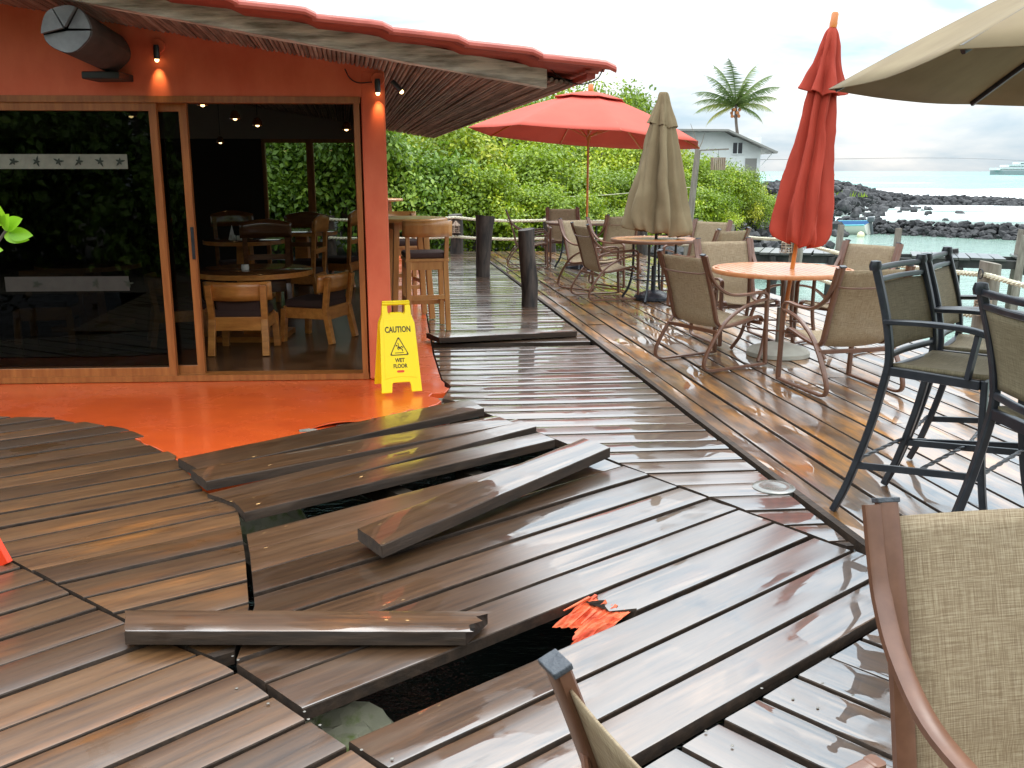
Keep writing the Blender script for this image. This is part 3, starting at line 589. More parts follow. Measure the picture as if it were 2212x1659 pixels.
# door frame
fr_ = MB()
fr_.bar(BP(-7, .06, 2.085), BP(-.172, .06, 2.085), .13, .045); fr_.build('door_head', M['doorwood'], bld)
fr_ = MB(); fr_.bar(BP(-7, .085, .022), BP(-.172, .085, .022), .15, .045); fr_.build('door_sill', M['doorwood'], bld)
fr_ = MB(); fr_.bar(BP(-.195, .085, .02), BP(-.195, .085, 2.07), .042, .15, up=(0, 1, 0)); fr_.build('door_jamb', M['doorwood'], bld)
def sdoor(a0, a1, b, stiles, strips=()):
    d_ = MB()
    for aa in stiles: d_.bar(BP(aa, b, .04), BP(aa, b, 2.066), .056, .042, up=(0, 1, 0))
    d_.bar(BP(a0, b, .072), BP(a1 - .02, b, .072), .04, .075); d_.bar(BP(a0, b, 2.035), BP(a1 - .02, b, 2.035), .04, .06)
    do = d_.build('sliding_door', M['doorwood'], bld, bevel=.003)
    g_ = MB(); g_.add([BP(a0, b, .1), BP(a1, b, .1), BP(a1, b, 2.01), BP(a0, b, 2.01)], [(0, 1, 2, 3)]); g_.build('pane', M['glass'], do)
    return do
def ax(x, b=0.): return (x + .93 + .17 * b) / .998
d1 = sdoor(-6.5, ax(-2.60), .035, (ax(-2.598), -4.3, -6.48)); d2 = sdoor(-3.3, ax(-2.395), .10, (ax(-2.395), -3.28))
MB().bar(BP(ax(-2.39), .075, .93), BP(ax(-2.39), .075, 1.17), .022, .012, up=(0, 1, 0)).build('handle', M['blackmetal'], d2)
def leaf_shape(c, r, rot):
    out = []
    for k in range(5):
        t0 = rot + k * 2 * pi / 5 + .3 * sin(k * 3.1); L_ = r * (1.0 + .25 * cos(k * 2.3))
        pts = []
        for q in range(9):
            u = q / 8; wd = .22 * r * sin(pi * u ** .8)
            pts.append((u * L_, wd))
        pts += [(x, -y) for x, y in pts[-2:0:-1]]
        out.append([(c[0] + x * cos(t0) - y * sin(t0), c[1] + x * sin(t0) + y * cos(t0)) for x, y in pts])
    return out
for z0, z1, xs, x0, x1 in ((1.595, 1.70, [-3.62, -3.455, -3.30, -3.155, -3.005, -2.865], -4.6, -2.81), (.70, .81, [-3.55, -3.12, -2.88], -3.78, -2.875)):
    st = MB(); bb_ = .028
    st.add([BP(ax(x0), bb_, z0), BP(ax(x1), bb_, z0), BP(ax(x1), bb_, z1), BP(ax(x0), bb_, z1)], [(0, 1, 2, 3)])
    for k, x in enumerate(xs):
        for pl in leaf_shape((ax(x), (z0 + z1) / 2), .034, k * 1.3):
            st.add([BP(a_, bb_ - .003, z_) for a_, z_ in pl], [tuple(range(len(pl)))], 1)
    so_ = st.build('frosted_strip', [M['frosted'] if z0 > 1 else M['frosted_dim'], M['leafcutout']], d1, fix=False)

# roof: weathered barge beam, cane lining, tile-shaped red sheets
roof = thing('roof', None, None); roof.parent = bld
for k in ('label', 'category'):
    if k in roof: del roof[k]
rb = MB(); n_ = 40; X0, X1 = -7.0, .95
def beam_z(a): return 2.245 - .172 * a
rb.grid(lambda u, v: BP(X0 + (X1 - X0) * u, (-1.16, -1.16, -1.05, -1.05, -1.16)[int(round(v * 4))], beam_z(X0 + (X1 - X0) * u) + (0, .112, .112, 0, 0)[int(round(v * 4))] + .006 * mnoise.noise((u * 21, v * 3, 1)) * (1 if v not in (0, 1) else 1)), n_, 4)
rb.add([BP(X1, -1.16, beam_z(X1)), BP(X1, -1.05, beam_z(X1)), BP(X1, -1.05, beam_z(X1) + .112), BP(X1, -1.16, beam_z(X1) + .112)], [(0, 1, 2, 3)])
rb.build('barge_beam', M['beam'], roof)
cane = MB(); cane.tube([(0, 0, 0), (0, 2.6, .004), (0, 5.2, -.003), (0, 7.4, .003), (0, 9.9, 0)], .0145, 6); cm = cane.mesh('cane', M['reed'], smooth=True)
na = int((1.13 + 7.0) / .0315)
for i in range(na):
    a = 1.13 - i * .0315; p = BP(a, -1.04); o = bpy.data.objects.new('cane', cm); link(o, roof)
    o.location = (p.x, p.y, ZR(a) - .004 + random.uniform(-.004, .004)); o.rotation_euler = (0, random.uniform(0, 6), atan2(DV.y, DV.x) - pi / 2 + random.uniform(-.0012, .0012))
rs_ = MB(); SA0, SA1, SB0, SB1 = -8.8, 1.27, -1.46, 9.2; ST = .43
def sheet_z(a, b):
    k = ((SA1 - a) / ST) % 1.0
    return ZR(a) + .052 + .019 * cos(2 * pi * b / .135) + .030 * (1 - k) ** 1.0
rs_.grid(lambda u, v: BP(SA1 - (SA1 - SA0) * u, SB0 + (SB1 - SB0) * v, sheet_z(SA1 - (SA1 - SA0) * u, SB0 + (SB1 - SB0) * v)), 118, 316)
ro = rs_.build('roof_sheet', M['rooftile'], roof, smooth=True, fix=False); sm_ = ro.modifiers.new('s', 'SOLIDIFY'); sm_.thickness = .016; sm_.offset = -1
for i in range(19):                    # verge pieces along the gable, each overlapping the next one down
    a1 = SA1 + .012 - i * ST; a0 = a1 - ST - .02; vb = MB()
    prof = [(-1.36, .092), (-1.44, .098), (-1.49, .092), (-1.508, .078), (-1.512, .062), (-1.505, .048), (-1.49, .048), (-1.495, .062), (-1.485, .075), (-1.46, .083), (-1.42, .087), (-1.36, .081)]
    jit = random.uniform(-.006, .006)
    def vf(u, v):
        k = int(round(v * 12)) % 12; b, z = prof[k]; a = a0 + (a1 - a0) * u
        lift = .030 * (u if u < .86 else .86 + (.86 - u) * 4.5) + jit * .5
        return BP(a, b + .012 * mnoise.noise((a * 3, z * 5, i)) - .014 * u, ZR(a) + z - .014 + lift)
    vb.grid(vf, 8, 12); ring0 = [vf(0, k / 12) for k in range(12)]; ring1 = [vf(1, k / 12) for k in range(12)]
    vb.add(ring0, [tuple(range(12))]); vb.add(ring1, [tuple(range(12))])
    vb.build('verge_tile', M['rooftile'], roof, smooth=True)
ed = MB(); ed.grid(lambda u, v: BP(1.19, -1.40 + 10.4 * u, ZR(1.19) + .005 + .03 * v), 60, 1); o = ed.build('eave_strip', M['reedred'], roof); o.modifiers.new('s', 'SOLIDIFY').thickness = .05
# ceiling lining to stop light between canes
cl_ = MB(); cl_.add([BP(-8.9, -1.03, ZR(-8.9) + .022), BP(1.18, -1.03, ZR(1.18) + .022), BP(1.18, 9.1, ZR(1.18) + .022), BP(-8.9, 9.1, ZR(-8.9) + .022)], [(0, 1, 2, 3)]); cl_.build('roof_lining', M['ceiling'], roof)
soff = MB(); soff.add([BP(.96, -1.40, ZR(.96) + .028), BP(1.36, -1.40, ZR(1.36) + .028), BP(1.36, -1.03, ZR(1.36) + .028), BP(.96, -1.03, ZR(.96) + .028)], [(0, 1, 2, 3)]); 
# log purlin with a grey sawn end
lg = MB(); P0, P1 = BP(-1.90, -1.20, 2.395), BP(-1.93, .1, 2.40)
def lrad(t): return .140 + .007 * sin(2 * t) + .004 * cos(5 * t + 1)
def logf(u, v):
    t = 2 * pi * u; p = P0.lerp(P1, v); r = lrad(t) * (1 - .0 * v)
    return p + Vector((cos(t) * r, 0, sin(t) * r * .93))
lg.grid(logf, 28, 5); lo_ = lg.build('log_purlin', M['logbark'], bld, smooth=True)
le = MB()
for seg in ((0.02, 1.0), (1.04, 2.0), (2.05, 3.35), (3.4, 6.22)):
    pts = [P0 + Vector((.01 * cos((seg[0] + seg[1]) / 2), -.004, .01 * sin((seg[0] + seg[1]) / 2)))]
    for k in range(13):
        t = seg[0] + (seg[1] - seg[0]) * k / 12; r = lrad(t) * .985; pts.append(P0 + Vector((cos(t) * r, -.004, sin(t) * r * .93)))
    le.add(pts, [tuple(range(len(pts)))])
le2 = le.build('log_end', M['logend'], lo_); le2.modifiers.new('s', 'SOLIDIFY').thickness = .03
MB().box(tuple(BP(-1.93, -.14, 2.225)), (.26, .26, .05)).build('log_bracket', M['wire'], bld, bevel=.008)
# spot lamps on the wall
def spot(a, z, tilt, dx=0., b=-.005, wall=True, power=1.7):
    L0 = thing('wall_lamp', 'small black spot lamp on a round plate above the sliding doors' if dx == 0 else ('small black spot lamp on the pillar top' if dx == 1 else 'tilted black spot lamp beside the pillar under the eave'), 'lamp', BP(a, b, z), atan2(EV.y, EV.x))
    if wall: MB().lathe([(.0, 0), (.05, 0), (.046, .014), (.0, .016)], 20, (0, 0, .02), R=Matrix.Rotation(pi / 2, 3, 'X')).build('wall_plate', M['stucco'], L0, smooth=True)
    R = Matrix.Rotation(tilt, 3, 'Y') @ Matrix.Rotation(radians(8), 3, 'X'); cp = Vector((0, -.055, 0))
    MB().lathe([(.0, .02), (.017, .02), (.021, .0), (.021, -.07), (.019, -.075), (.0, -.062)], 16, cp, R=R).build('lamp_head', M['blackmetal'], L0, smooth=True)
    MB().bar((0, 0, .02), (0, -.055, .01), .012, .012).build('bracket', M['blackmetal'], L0)
    MB().lathe([(.0, -.066), (.014, -.07), (.016, -.082), (.011, -.094), (.0, -.098)], 14, cp, R=R).build('bulb', M['bulb'], L0, smooth=True)
    ld = bpy.data.lights.new('lamp_light', 'SPOT'); ld.energy = power; ld.color = (1, .62, .26); ld.spot_size = radians(58); ld.spot_blend = .8; ld.shadow_soft_size = .02
    lo = bpy.data.objects.new('lamp_light', ld); link(lo, L0); lo.location = cp + R @ Vector((0, -.005, -.115)); lo.rotation_euler = (radians(27), tilt, 0)
spot(ax(-2.518), 2.43, .06)
spot(ax(-.975), 2.21, .0, 1)
spot(ax(-.86), 2.20, -.75, 2, b=-.01, wall=False, power=1.2)
cb = MB(); cb.tube(catmull([BP(-.28, -.012, 2.30), BP(-.25, -.014, 2.24), BP(-.19, -.014, 2.205), BP(-.09, -.02, 2.21)], 6), .004, 6); tag(cb.build('cable', M['wire'], None, smooth=True), 'thin black cable hanging beside the pillar lamp', 'cable')
cb = MB(); cb.tube(catmull([BP(.96, -1.03, 2.24), BP(1.04, -1.12, 2.15), BP(1.14, -1.2, 2.10), BP(1.22, -1.3, 2.12), BP(1.24, -1.38, 2.17)], 6), .004, 6); tag(cb.build('cable', M['wire'], None, smooth=True), 'thin black cable looping below the roof corner', 'cable')

# ================================================================== wet floor sign
def text_mesh(name, body, size, mat_, parent, M4, bold=.0):
    cu = bpy.data.curves.new(name, 'FONT'); cu.body = body; cu.size = size; cu.align_x = 'CENTER'; cu.align_y = 'CENTER'; cu.extrude = .0004; cu.offset = bold; cu.resolution_u = 3
    tmp = bpy.data.objects.new('tmp', cu); COL.objects.link(tmp); dg = bpy.context.evaluated_depsgraph_get(); dg.update()
    me = bpy.data.meshes.new_from_object(tmp.evaluated_get(dg)); bpy.data.objects.remove(tmp); bpy.data.curves.remove(cu)
    me.transform(M4); me.name = name; me.materials.clear(); me.materials.append(mat_)
    o = bpy.data.objects.new(name, me); link(o, parent); return o
def wet_sign():
    S = thing('wet_floor_sign', 'yellow folding caution wet floor sign on the orange terrace', 'floor sign', (-.845, 6.80, -.005), radians(17))
    H = .66; lean = radians(15)
    def outline():
        L_ = [(-.148, 0), (-.072, 0), (-.066, .062), (-.058, .072), (.058, .072), (.066, .062), (.072, 0), (.148, 0), (.128, .50), (.106, .565), (.103, .635), (.064, .635), (.064, .585), (.052, .565), (.045, .578), (-.045, .578), (-.052, .565), (-.064, .585), (-.064, .635), (-.103, .635), (-.106, .565), (-.128, .50)]
        return L_
    for k, nm in ((1, 'front_panel'), (-1, 'back_panel')):
        # panel plane: local x right, local y up the panel; front leans toward the viewer (-y)
        top = Vector((0, 0, .645)); Mx = Matrix.Translation(top) @ Matrix.Rotation(k * -lean, 4, 'X') @ Matrix.Translation((0, 0, -.645)) @ Matrix.Rotation(pi / 2, 4, 'X')
        p = MB(); p.prism(outline(), -.007, .007, M=Mx); po = p.build(nm, M['yellow'], S, bevel=.0035)
        if k == 1:
            rp = MB(); rp.prism([(-.116, .10), (-.075, .108), (0, .114), (.075, .108), (.116, .10), (.098, .535), (-.098, .535)], .0065, .0095, M=Mx); rp.build('raised_face', M['yellow'], po, bevel=.0015)
            f = Mx @ Matrix.Translation((0, 0, .0102))
            text_mesh('lettering', 'CAUTION', .052, M['ink'], po, f @ Matrix.Translation((0, .455, 0)) @ Matrix.Diagonal((.80, 1.15, 1, 1)), .0014)
            text_mesh('lettering', 'WET', .036, M['ink'], po, f @ Matrix.Translation((0, .232, 0)) @ Matrix.Diagonal((.88, 1.12, 1, 1)), .0012)
            text_mesh('lettering', 'FLOOR', .036, M['ink'], po, f @ Matrix.Translation((0, .190, 0)) @ Matrix.Diagonal((.88, 1.12, 1, 1)), .0012)
            pg = MB(); tri = [(-.072, .268), (.072, .268), (0, .408)]
            pts = []
            for i in range(3):
                a, b, c_ = Vector(tri[i - 1]), Vector(tri[i]), Vector(tri[(i + 1) % 3])
                for q in range(5):
                    t = q / 4; u = b.lerp(a, .12 * (1 - t)).lerp(b.lerp(c_, .12 * t), t); pts.append(u)
            cen = Vector((0, .315)); n = len(pts)
            vs = [f @ Vector((p_.x, p_.y, 0)) for p_ in pts] + [f @ Vector((*(cen + (p_ - cen) * .84), 0)) for p_ in pts]
            pg.add(vs, [(i, (i + 1) % n, n + (i + 1) % n, n + i) for i in range(n)])
            def strk(a, b, w=.0075):
                a, b = Vector(a), Vector(b); d = (b - a).normalized(); nn = Vector((-d.y, d.x)) * w / 2
                pg.add([f @ Vector((*(q), 0)) for q in (a - nn, b - nn, b + nn, a + nn)], [(0, 1, 2, 3)])
            strk((-.032, .287), (.032, .287), .005)
            strk((-.006, .333), (.006, .318), .014); strk((.004, .322), (.022, .312), .008); strk((.022, .312), (.026, .297), .007)
            strk((.006, .322), (.020, .333), .007); strk((.020, .333), (.030, .322), .007); strk((-.006, .335), (-.012, .318), .005); strk((-.012, .318), (-.002, .308), .005)
            strk((-.004, .337), (-.003, .350), .005); strk((-.003, .350), (-.008, .360), .005)
            hd = [(-.017 + .0065 * cos(2 * pi * q / 12), .340 + .0065 * sin(2 * pi * q / 12)) for q in range(12)]
            pg.add([f @ Vector((*q, 0)) for q in hd], [tuple(range(12))])
            pg.build('pictogram', M['ink'], po, fix=False)
            lgp = MB(); el_ = [(.027 * math.copysign(abs(cos(t)) ** .4, cos(t)), .152 + .0085 * math.copysign(abs(sin(t)) ** .6, sin(t))) for t in [2 * pi * q / 24 for q in range(24)]]
            lgp.add([f @ Vector((*q, 0)) for q in el_], [tuple(range(24))]); lgp.build('badge', M['logo'], po, fix=False)
    hb = MB(); hb.tube([(-.10, 0, .648), (.10, 0, .648)], .014, 12); hb.build('hinge_handle', M['yellow'], S, smooth=True)
    hb = MB(); hb.bar((-.098, 0, .662), (.098, 0, .662), .03, .012); hb.build('hinge_handle', M['yellow'], S, bevel=.003)
wet_sign()

# ================================================================== sling chairs
def uv_grid(fn, nu, nv, name, mat_, parent, lu, lv, thick=.004):
    mb = MB(); mb.grid(fn, nu, nv); me = mb.mesh(name, mat_, smooth=True, fix=False)
    uvl = me.uv_layers.new(name='UVMap'); W_ = nv + 1
    uvl.data.foreach_set('uv', [q for l in me.loops for q in ((l.vertex_index // W_) / nu * lu, (l.vertex_index % W_) / nv * lv)])
    o = bpy.data.objects.new(name, me); link(o, parent)
    if thick: md = o.modifiers.new('s', 'SOLIDIFY'); md.thickness = thick; md.offset = 0
    return o
def sling_chair():
    C = thing('patio_chair', 'x', 'chair')
    rail = catmull([(-.395, .935), (-.345, .80), (-.285, .62), (-.245, .47), (-.215, .385), (-.15, .352), (.02, .37), (.20, .405), (.25, .40), (.268, .37)], 5)
    X = .262
    for s in (-1, 1):
        mb = MB(); mb.tube([(s * X, p.x, p.y) for p in rail], 1, 8, flat=(.021, .014), xaxis=(1, 0, 0)); ro_ = mb.build('back_rail', M['frame'], C, smooth=True)
        p = rail[0]; MB().box((s * X, p.x - .003, p.y + .004), (.046, .030, .010), Matrix.Rotation(.35, 3, 'X')).build('end_cap', M['cap'], ro_, bevel=.002)
        # sled: front leg, floor runner, rear bow sweeping up to the arm
        sled = catmull([(.27, .565), (.275, .30), (.285, .06), (.285, .012)], 4) ; mb = MB(); xs = s * (X + .045)
        mb.tube([(xs, p.x, p.y) for p in sled], 1, 8, flat=(.018, .015), xaxis=(1, 0, 0)); mb.build('front_leg', M['frame'], C, smooth=True)
        bow = catmull([(.285, .016), (.10, .015), (-.20, .015), (-.315, .017), (-.372, .045), (-.372, .11), (-.325, .20), (-.245, .315), (-.14, .42), (.02, .505), (.16, .54), (.265, .555)], 5)
        mb = MB(); mb.tube([(xs, p.x, p.y) for p in bow], 1, 8, flat=(.018, .011), xaxis=(1, 0, 0)); mb.build('sled_bow', M['frame'], C, smooth=True)
        arm = catmull([(s * (X + .030), -.394, .932), (s * (X + .030), -.352, .82), (s * (X + .031), -.318, .755), (s * (X + .032), -.25, .68), (s * (X + .034), -.12, .615), (s * (X + .036), .06, .605), (s * (X + .038), .20, .615), (s * (X + .042), .262, .595), (s * (X + .045), .275, .55)], 5)
        mb = MB(); mb.tube(arm, 1, 8, flat=(.019, .012), xaxis=(1, 0, 0)); mb.build('armrest', M['frame'], C, smooth=True)
    for y, z, h in ((-.245, .318, .030), (.22, .36, .028)):
        mb = MB(); mb.bar((-X - .045, y, z), (X + .045, y, z), .022, h); mb.build('crossbar', M['frame'], C, bevel=.004)
    mb = MB(); mb.tube(catmull([(-X, -.352, .795), (-X * .7, -.378, .785), (0, -.384, .782), (X * .7, -.378, .785), (X, -.352, .795)], 5), .0065, 8); mb.build('back_bar', M['frame'], C, smooth=True)
    sp_ = rail[1:-4]
    def fn(u, v):
        k = u * (len(sp_) - 1); i = min(int(k), len(sp_) - 2); p = sp_[i].lerp(sp_[i + 1], k - i); sag = .022 * (1 - (2 * v - 1) ** 2) * (1 if u > .35 else .6)
        return Vector((-X + .014 + (2 * X - .028) * v, p.x - (sag if u < .55 else 0), p.y - (sag if u >= .55 else 0)))
    uv_grid(fn, 30, 6, 'sling', M['sling'], C, 1.25, .5)
    return C
chair0 = sling_chair(); _first = [True]
def put_chair(x, y, fx, fy, label, group='brown sling patio chairs on the deck', tilt=0):
    o = chair0 if _first[0] else copy_tree(chair0); _first[0] = False
    o.location = (x, y, .004); o.rotation_euler = (0, 0, face_rz(fx, fy)); o['label'] = label; o['group'] = group; return o
T1 = (2.33, 8.15); T2 = (1.78, 11.85); T3 = (1.12, 15.8)
put_chair(1.70, 7.80, .87, .50, 'brown sling chair turned away, at the walkway side of the red umbrella table')
put_chair(2.42, 6.90, -.24, .97, 'brown sling chair with its back to the black bar chairs, at the red umbrella table')
put_chair(2.14, 8.85, .22, -.97, 'pale sling chair facing out behind the closed red umbrella table')
put_chair(3.02, 8.55, -.80, -.6, 'sling chair beside the rope railing at the closed red umbrella table')
put_chair(1.22, 12.0, .95, .30, 'sling chair with its back to the walkway, at the tan umbrella table')
put_chair(2.28, 11.15, -.62, .78, 'sling chair leaning between the tan umbrella table and the red closed umbrella')
put_chair(2.42, 12.55, -.7, -.7, 'sling chair behind the tan umbrella table on the rope railing side')
put_chair(1.12, 12.95, .66, -.75, 'sling chair at the tan umbrella table, next to the open red umbrella table')
put_chair(.95, 16.9, .1, -1, 'sling chair facing out from behind the table under the open red umbrella')
put_chair(1.55, 14.75, -.35, .94, 'sling chair with its back to the tan umbrella, at the open red umbrella table')
put_chair(.30, 15.9, 1, .02, 'sling chair seen side on beside the dark log post, at the open red umbrella table')
put_chair(1.05, 1.41, .12, -.99, 'large sling chair beside the bar chairs, its woven back facing the planks', )
nc2 = put_chair(.53, 1.075, .90, .44, 'armless sling chair with grey end caps seen edge on over the wet boards')
for ch in list(nc2.children):
    if ch.name.startswith('armrest'): bpy.data.objects.remove(ch)

# ================================================================== black bar chairs
def bar_chair():
    C = thing('bar_chair', 'x', 'bar chair'); B = M['blackmetal']
    for s in (-1, 1):
        post = catmull([(-.395, .005), (-.335, .16), (-.262, .42), (-.215, .66), (-.205, .78), (-.235, .95), (-.30, 1.165)], 5)
        mb = MB(); mb.tube([(s * (.245 + .03 * max(0, (.7 - p.y)) / .7), p.x, p.y) for p in post], 1, 8, flat=(.017, .017), xaxis=(1, 0, 0)); mb.build('rear_leg', B, C, smooth=True)
        mb = MB(); mb.lathe([(.0, -.02), (.024, -.02), (.028, .0), (.022, .022), (.0, .026)], 12, (s * .245, -.302, 1.165)); mb.build('post_knob', B, C, smooth=True)
        leg = catmull([(.205, .715), (.222, .45), (.262, .18), (.315, .005)], 5); mb = MB(); mb.tube([(s * (.235 + .035 * (1 - p.y / .72)), p.x, p.y) for p in leg], 1, 8, flat=(.015, .015), xaxis=(1, 0, 0)); mb.build('front_leg', B, C, smooth=True)
        arm = catmull([(-.228, .925), (-.05, .935), (.13, .93), (.235, .905)], 5); mb = MB(); mb.tube([(s * .262, p.x, p.y) for p in arm], 1, 8, flat=(.026, .012), xaxis=(1, 0, 0)); mb.build('armrest', B, C, smooth=True)
        mb = MB(); mb.bar((s * .255, .14, .72), (s * .262, .17, .925), .022, .022); mb.build('arm_support', B, C)
        mb = MB(); mb.bar((s * .268, -.315, .245), (s * .262, .245, .31), .016, .03); mb.build('side_rail', B, C)
    for y, z, hh in ((-.30, 1.155, .026), (-.285, 1.105, .024)):
        mb = MB(); mb.tube(catmull([(-.24, y, z), (0, y - .018, z), (.24, y, z)], 6), 1, 8, flat=(.010, hh / 2), xaxis=(0, 1, 0)); mb.build('back_bar', B, C, smooth=True)
    mb = MB(); mb.tube(catmull([(-.24, -.208, .775), (0, -.228, .772), (.24, -.208, .775)], 6), 1, 8, flat=(.010, .014), xaxis=(0, 1, 0)); mb.build('back_bar', B, C, smooth=True)
    for a, b in (((-.25, -.315, .265), (.25, -.315, .265)), ((-.25, .24, .325), (.25, .24, .325)), ((-.25, -.02, .285), (.25, -.02, .285))):
        mb = MB()
        for k in (0, pi):
            pts = [Vector(a).lerp(Vector(b), i / 40) + Vector((0, .004 * cos(i * .5 + k), .004 * sin(i * .5 + k))) for i in range(41)]; mb.tube(pts, .0065, 6)
        mb.build('twisted_bar', B, C, smooth=True)
    fr = MB(); ring = [(-.24, -.205, .705), (-.24, .19, .70), (.24, .19, .70), (.24, -.205, .705)]
    for i in range(4): fr.bar(ring[i], ring[(i + 1) % 4], .03, .042)
    fr.build('seat_frame', B, C, bevel=.005)
    uv_grid(lambda u, v: Vector((-.226 + .452 * v, -.20 + .40 * u, .728 - .018 * (1 - (2 * v - 1) ** 2) + .004 * u)), 10, 8, 'seat_sling', M['sling2'], C, .45, .45, .02)
    def bk(u, v):
        z = .80 + .29 * u; p = [(-.208, .78), (-.235, .95), (-.285, 1.10)]; y = -.206 - .078 * u ** 1.3
        return Vector((-.228 + .456 * v, y - .016 * (1 - (2 * v - 1) ** 2), z))
    uv_grid(bk, 10, 8, 'back_sling', M['sling2'], C, .35, .45, .004)
    return C
bc = bar_chair()
for i, (x, y, fx, fy, lab) in enumerate([(2.0, 4.15, .70, -.71, 'black bar chair with tan sling, its outer leg on the amber boards'), (2.40, 4.62, .82, -.57, 'black bar chair with tan sling, tucked behind the one on the amber boards'), (1.99, 3.13, 1, .05, 'black bar chair with its back turned to the big sling chair')]):
    o = bc if i == 0 else copy_tree(bc); o.location = (x, y, .004); o.rotation_euler = (0, 0, face_rz(fx, fy)); o['label'] = lab; o['group'] = 'black bar chairs around the high table'

# ================================================================== tables and umbrellas
def patio_table(label, x, y, r, dark=False, R_=.0, legs=4, top='slattop'):
    T = thing('patio_table', label, 'table', (x, y, .004), R_)
    w_ = .062; n = int(2 * r / w_)
    for i in range(n):
        xc = -r + (i + .5) * 2 * r / n; h = sqrt(max(0, (r - .025) ** 2 - xc ** 2))
        if h < .05: continue
        for sg_ in ((-h, h),):
            MB().box((xc, 0, .745), (2 * r / n - .007, 2 * h, .02)).build('slat', M[top], T)
    mb = MB()
    ring = [(r * cos(2 * pi * i / 40), r * sin(2 * pi * i / 40), .738) for i in range(41)]
    mb.tube(ring, 1, 8, flat=(.014, .020), xaxis=None, cap=False); mb.build('rim', M['frame'] if dark else M['slattop'], T, smooth=True)
    for k in range(legs):
        t = pi / 4 + k * pi / 2; c_, s_ = cos(t), sin(t)
        pts = catmull([(c_ * .50 * r, s_ * .50 * r, .73), (c_ * .50 * r, s_ * .50 * r, .40), (c_ * .58 * r, s_ * .58 * r, .16), (c_ * .74 * r, s_ * .74 * r, .006)], 5)
        mb = MB(); mb.tube(pts, .016, 8); mb.build('leg', M['blackmetal'] if dark else M['frame'], T, smooth=True)
    mb = MB(); rg = [(r * .52 * cos(2 * pi * i / 28), r * .52 * sin(2 * pi * i / 28), .26) for i in range(29)]; mb.tube(rg, .008, 6, cap=False); mb.build('ring', M['blackmetal'] if dark else M['frame'], T, smooth=True)
    return T
patio_table('round orange slatted table with the closed red umbrella through it', T1[0], T1[1], .58, False, .15)
patio_table('round orange table with the closed tan umbrella standing on it', T2[0], T2[1], .54, True, .4)
patio_table('round orange table under the open red umbrella', T3[0], T3[1], .55, True, .7)
def base(label, x, y, mat_, r=.27, tube_h=.42, tm='steel'):
    Bq = thing('umbrella_base', label, 'umbrella base', (x, y, .004))
    MB().lathe([(.0, 0), (r, 0), (r, .035), (r * .9, .06), (r * .45, .10), (.05, .115), (.0, .115)], 36).build('foot', mat_, Bq, smooth=True)
    MB().lathe([(.0, .10), (.030, .10), (.030, tube_h), (.0, tube_h)], 16).build('sleeve', M[tm], Bq, smooth=True)
base('pale concrete umbrella base with steel sleeve under the red umbrella table', T1[0] + .01, T1[1], M['basecon'])
base('black iron umbrella base under the tan umbrella table', T2[0], T2[1], M['blackmetal'], .24, .42, 'blackmetal')
base('dark umbrella base under the table with the open red umbrella', T3[0], T3[1], M['blackmetal'], .24, .42, 'blackmetal')

def closed_umbrella(name, label, x, y, lean, matk, prof, pleats, finial, seed, vent=None, pole='polewood', top=2.75, zpole0=.12, collar=None):
    """prof: list of (z, radius, fold depth 0..1)"""
    U = thing(name, label, 'umbrella', (x, y, 0)); U.rotation_euler = lean
    MB().tube([(0, 0, zpole0), (0, 0, top)], .019, 12).build('pole', M[pole], U, smooth=True)
    if finial: MB().lathe([(.0, top - .02), (.030, top - .02), (.033, top + .012), (.030, top + .03), (.030, top + .085), (.022, top + .10), (.0, top + .102)], 14).build('finial', M['polewood'], U, smooth=True)
    rnd = random.Random(seed); nA = pleats * 10
    ph = [rnd.uniform(-.35, .35) for _ in range(pleats + 1)]; am = [rnd.uniform(.55, 1.5) for _ in range(pleats)]; tw = rnd.uniform(.1, .25)
    zs = catmull([(p[0], p[1], p[2]) for p in prof], 6)
    def shell(prof_, nm, droop, tws):
        zz = catmull([(p[0], p[1], p[2]) for p in prof_], 7); mb = MB()
        def fn(u, v):
            k = u * (len(zz) - 1); i = min(int(k), len(zz) - 2); p = zz[i].lerp(zz[i + 1], k - i); z, r, fd = p
            t = 2 * pi * v; q = v * pleats; j = int(q) % pleats
            f = (q - int(q)); lobe = sin(pi * f) ** .75                      # round lobes, sharp inner folds
            cre = abs(mnoise.noise((cos(t) * 3.4 + seed, sin(t) * 3.4, z * .9 + .35 * t))); rr = r * (1 - .22 * max(0, .30 - cre) / .30 * min(1, u * 3)) * (1 - min(.82, fd * 1.45) * (1 - lobe) * am[j] * (.45 + .55 * min(1, u * 2.2))) * (1 + .10 * sin(2 * t + seed) * u + .06 * mnoise.noise((cos(t) * 2.1, sin(t) * 2.1, z * 2.2 + seed)))
            tt = t + tws * (u ** 1.2) + .30 * fd * sin(2 * pi * f) * .35 + .12 * mnoise.noise((cos(t), sin(t), z * 3 + seed))
            rr += .010 * mnoise.noise((cos(t) * 7, sin(t) * 7, z * 9 + seed)) * min(1, u * 3); return Vector((rr * cos(tt), rr * sin(tt) * .92, z - droop * u * (1 - lobe) * .6 - droop * u * .5 * sin(t + seed)))
        mb.grid(fn, 34, nA); o = mb.build(nm, M[matk], U, smooth=False, fix=False)
        me = o.data; me.polygons.foreach_set('use_smooth', [True] * len(me.polygons)); md = o.modifiers.new('s', 'SOLIDIFY'); md.thickness = .004
        return o
    shell(prof, 'canopy', .07, tw)
    if vent: shell(vent, 'vent_flap', .05, .0)
    if collar: MB().lathe(collar, 20).build('strap', M['wire'], U, smooth=True)
    return U
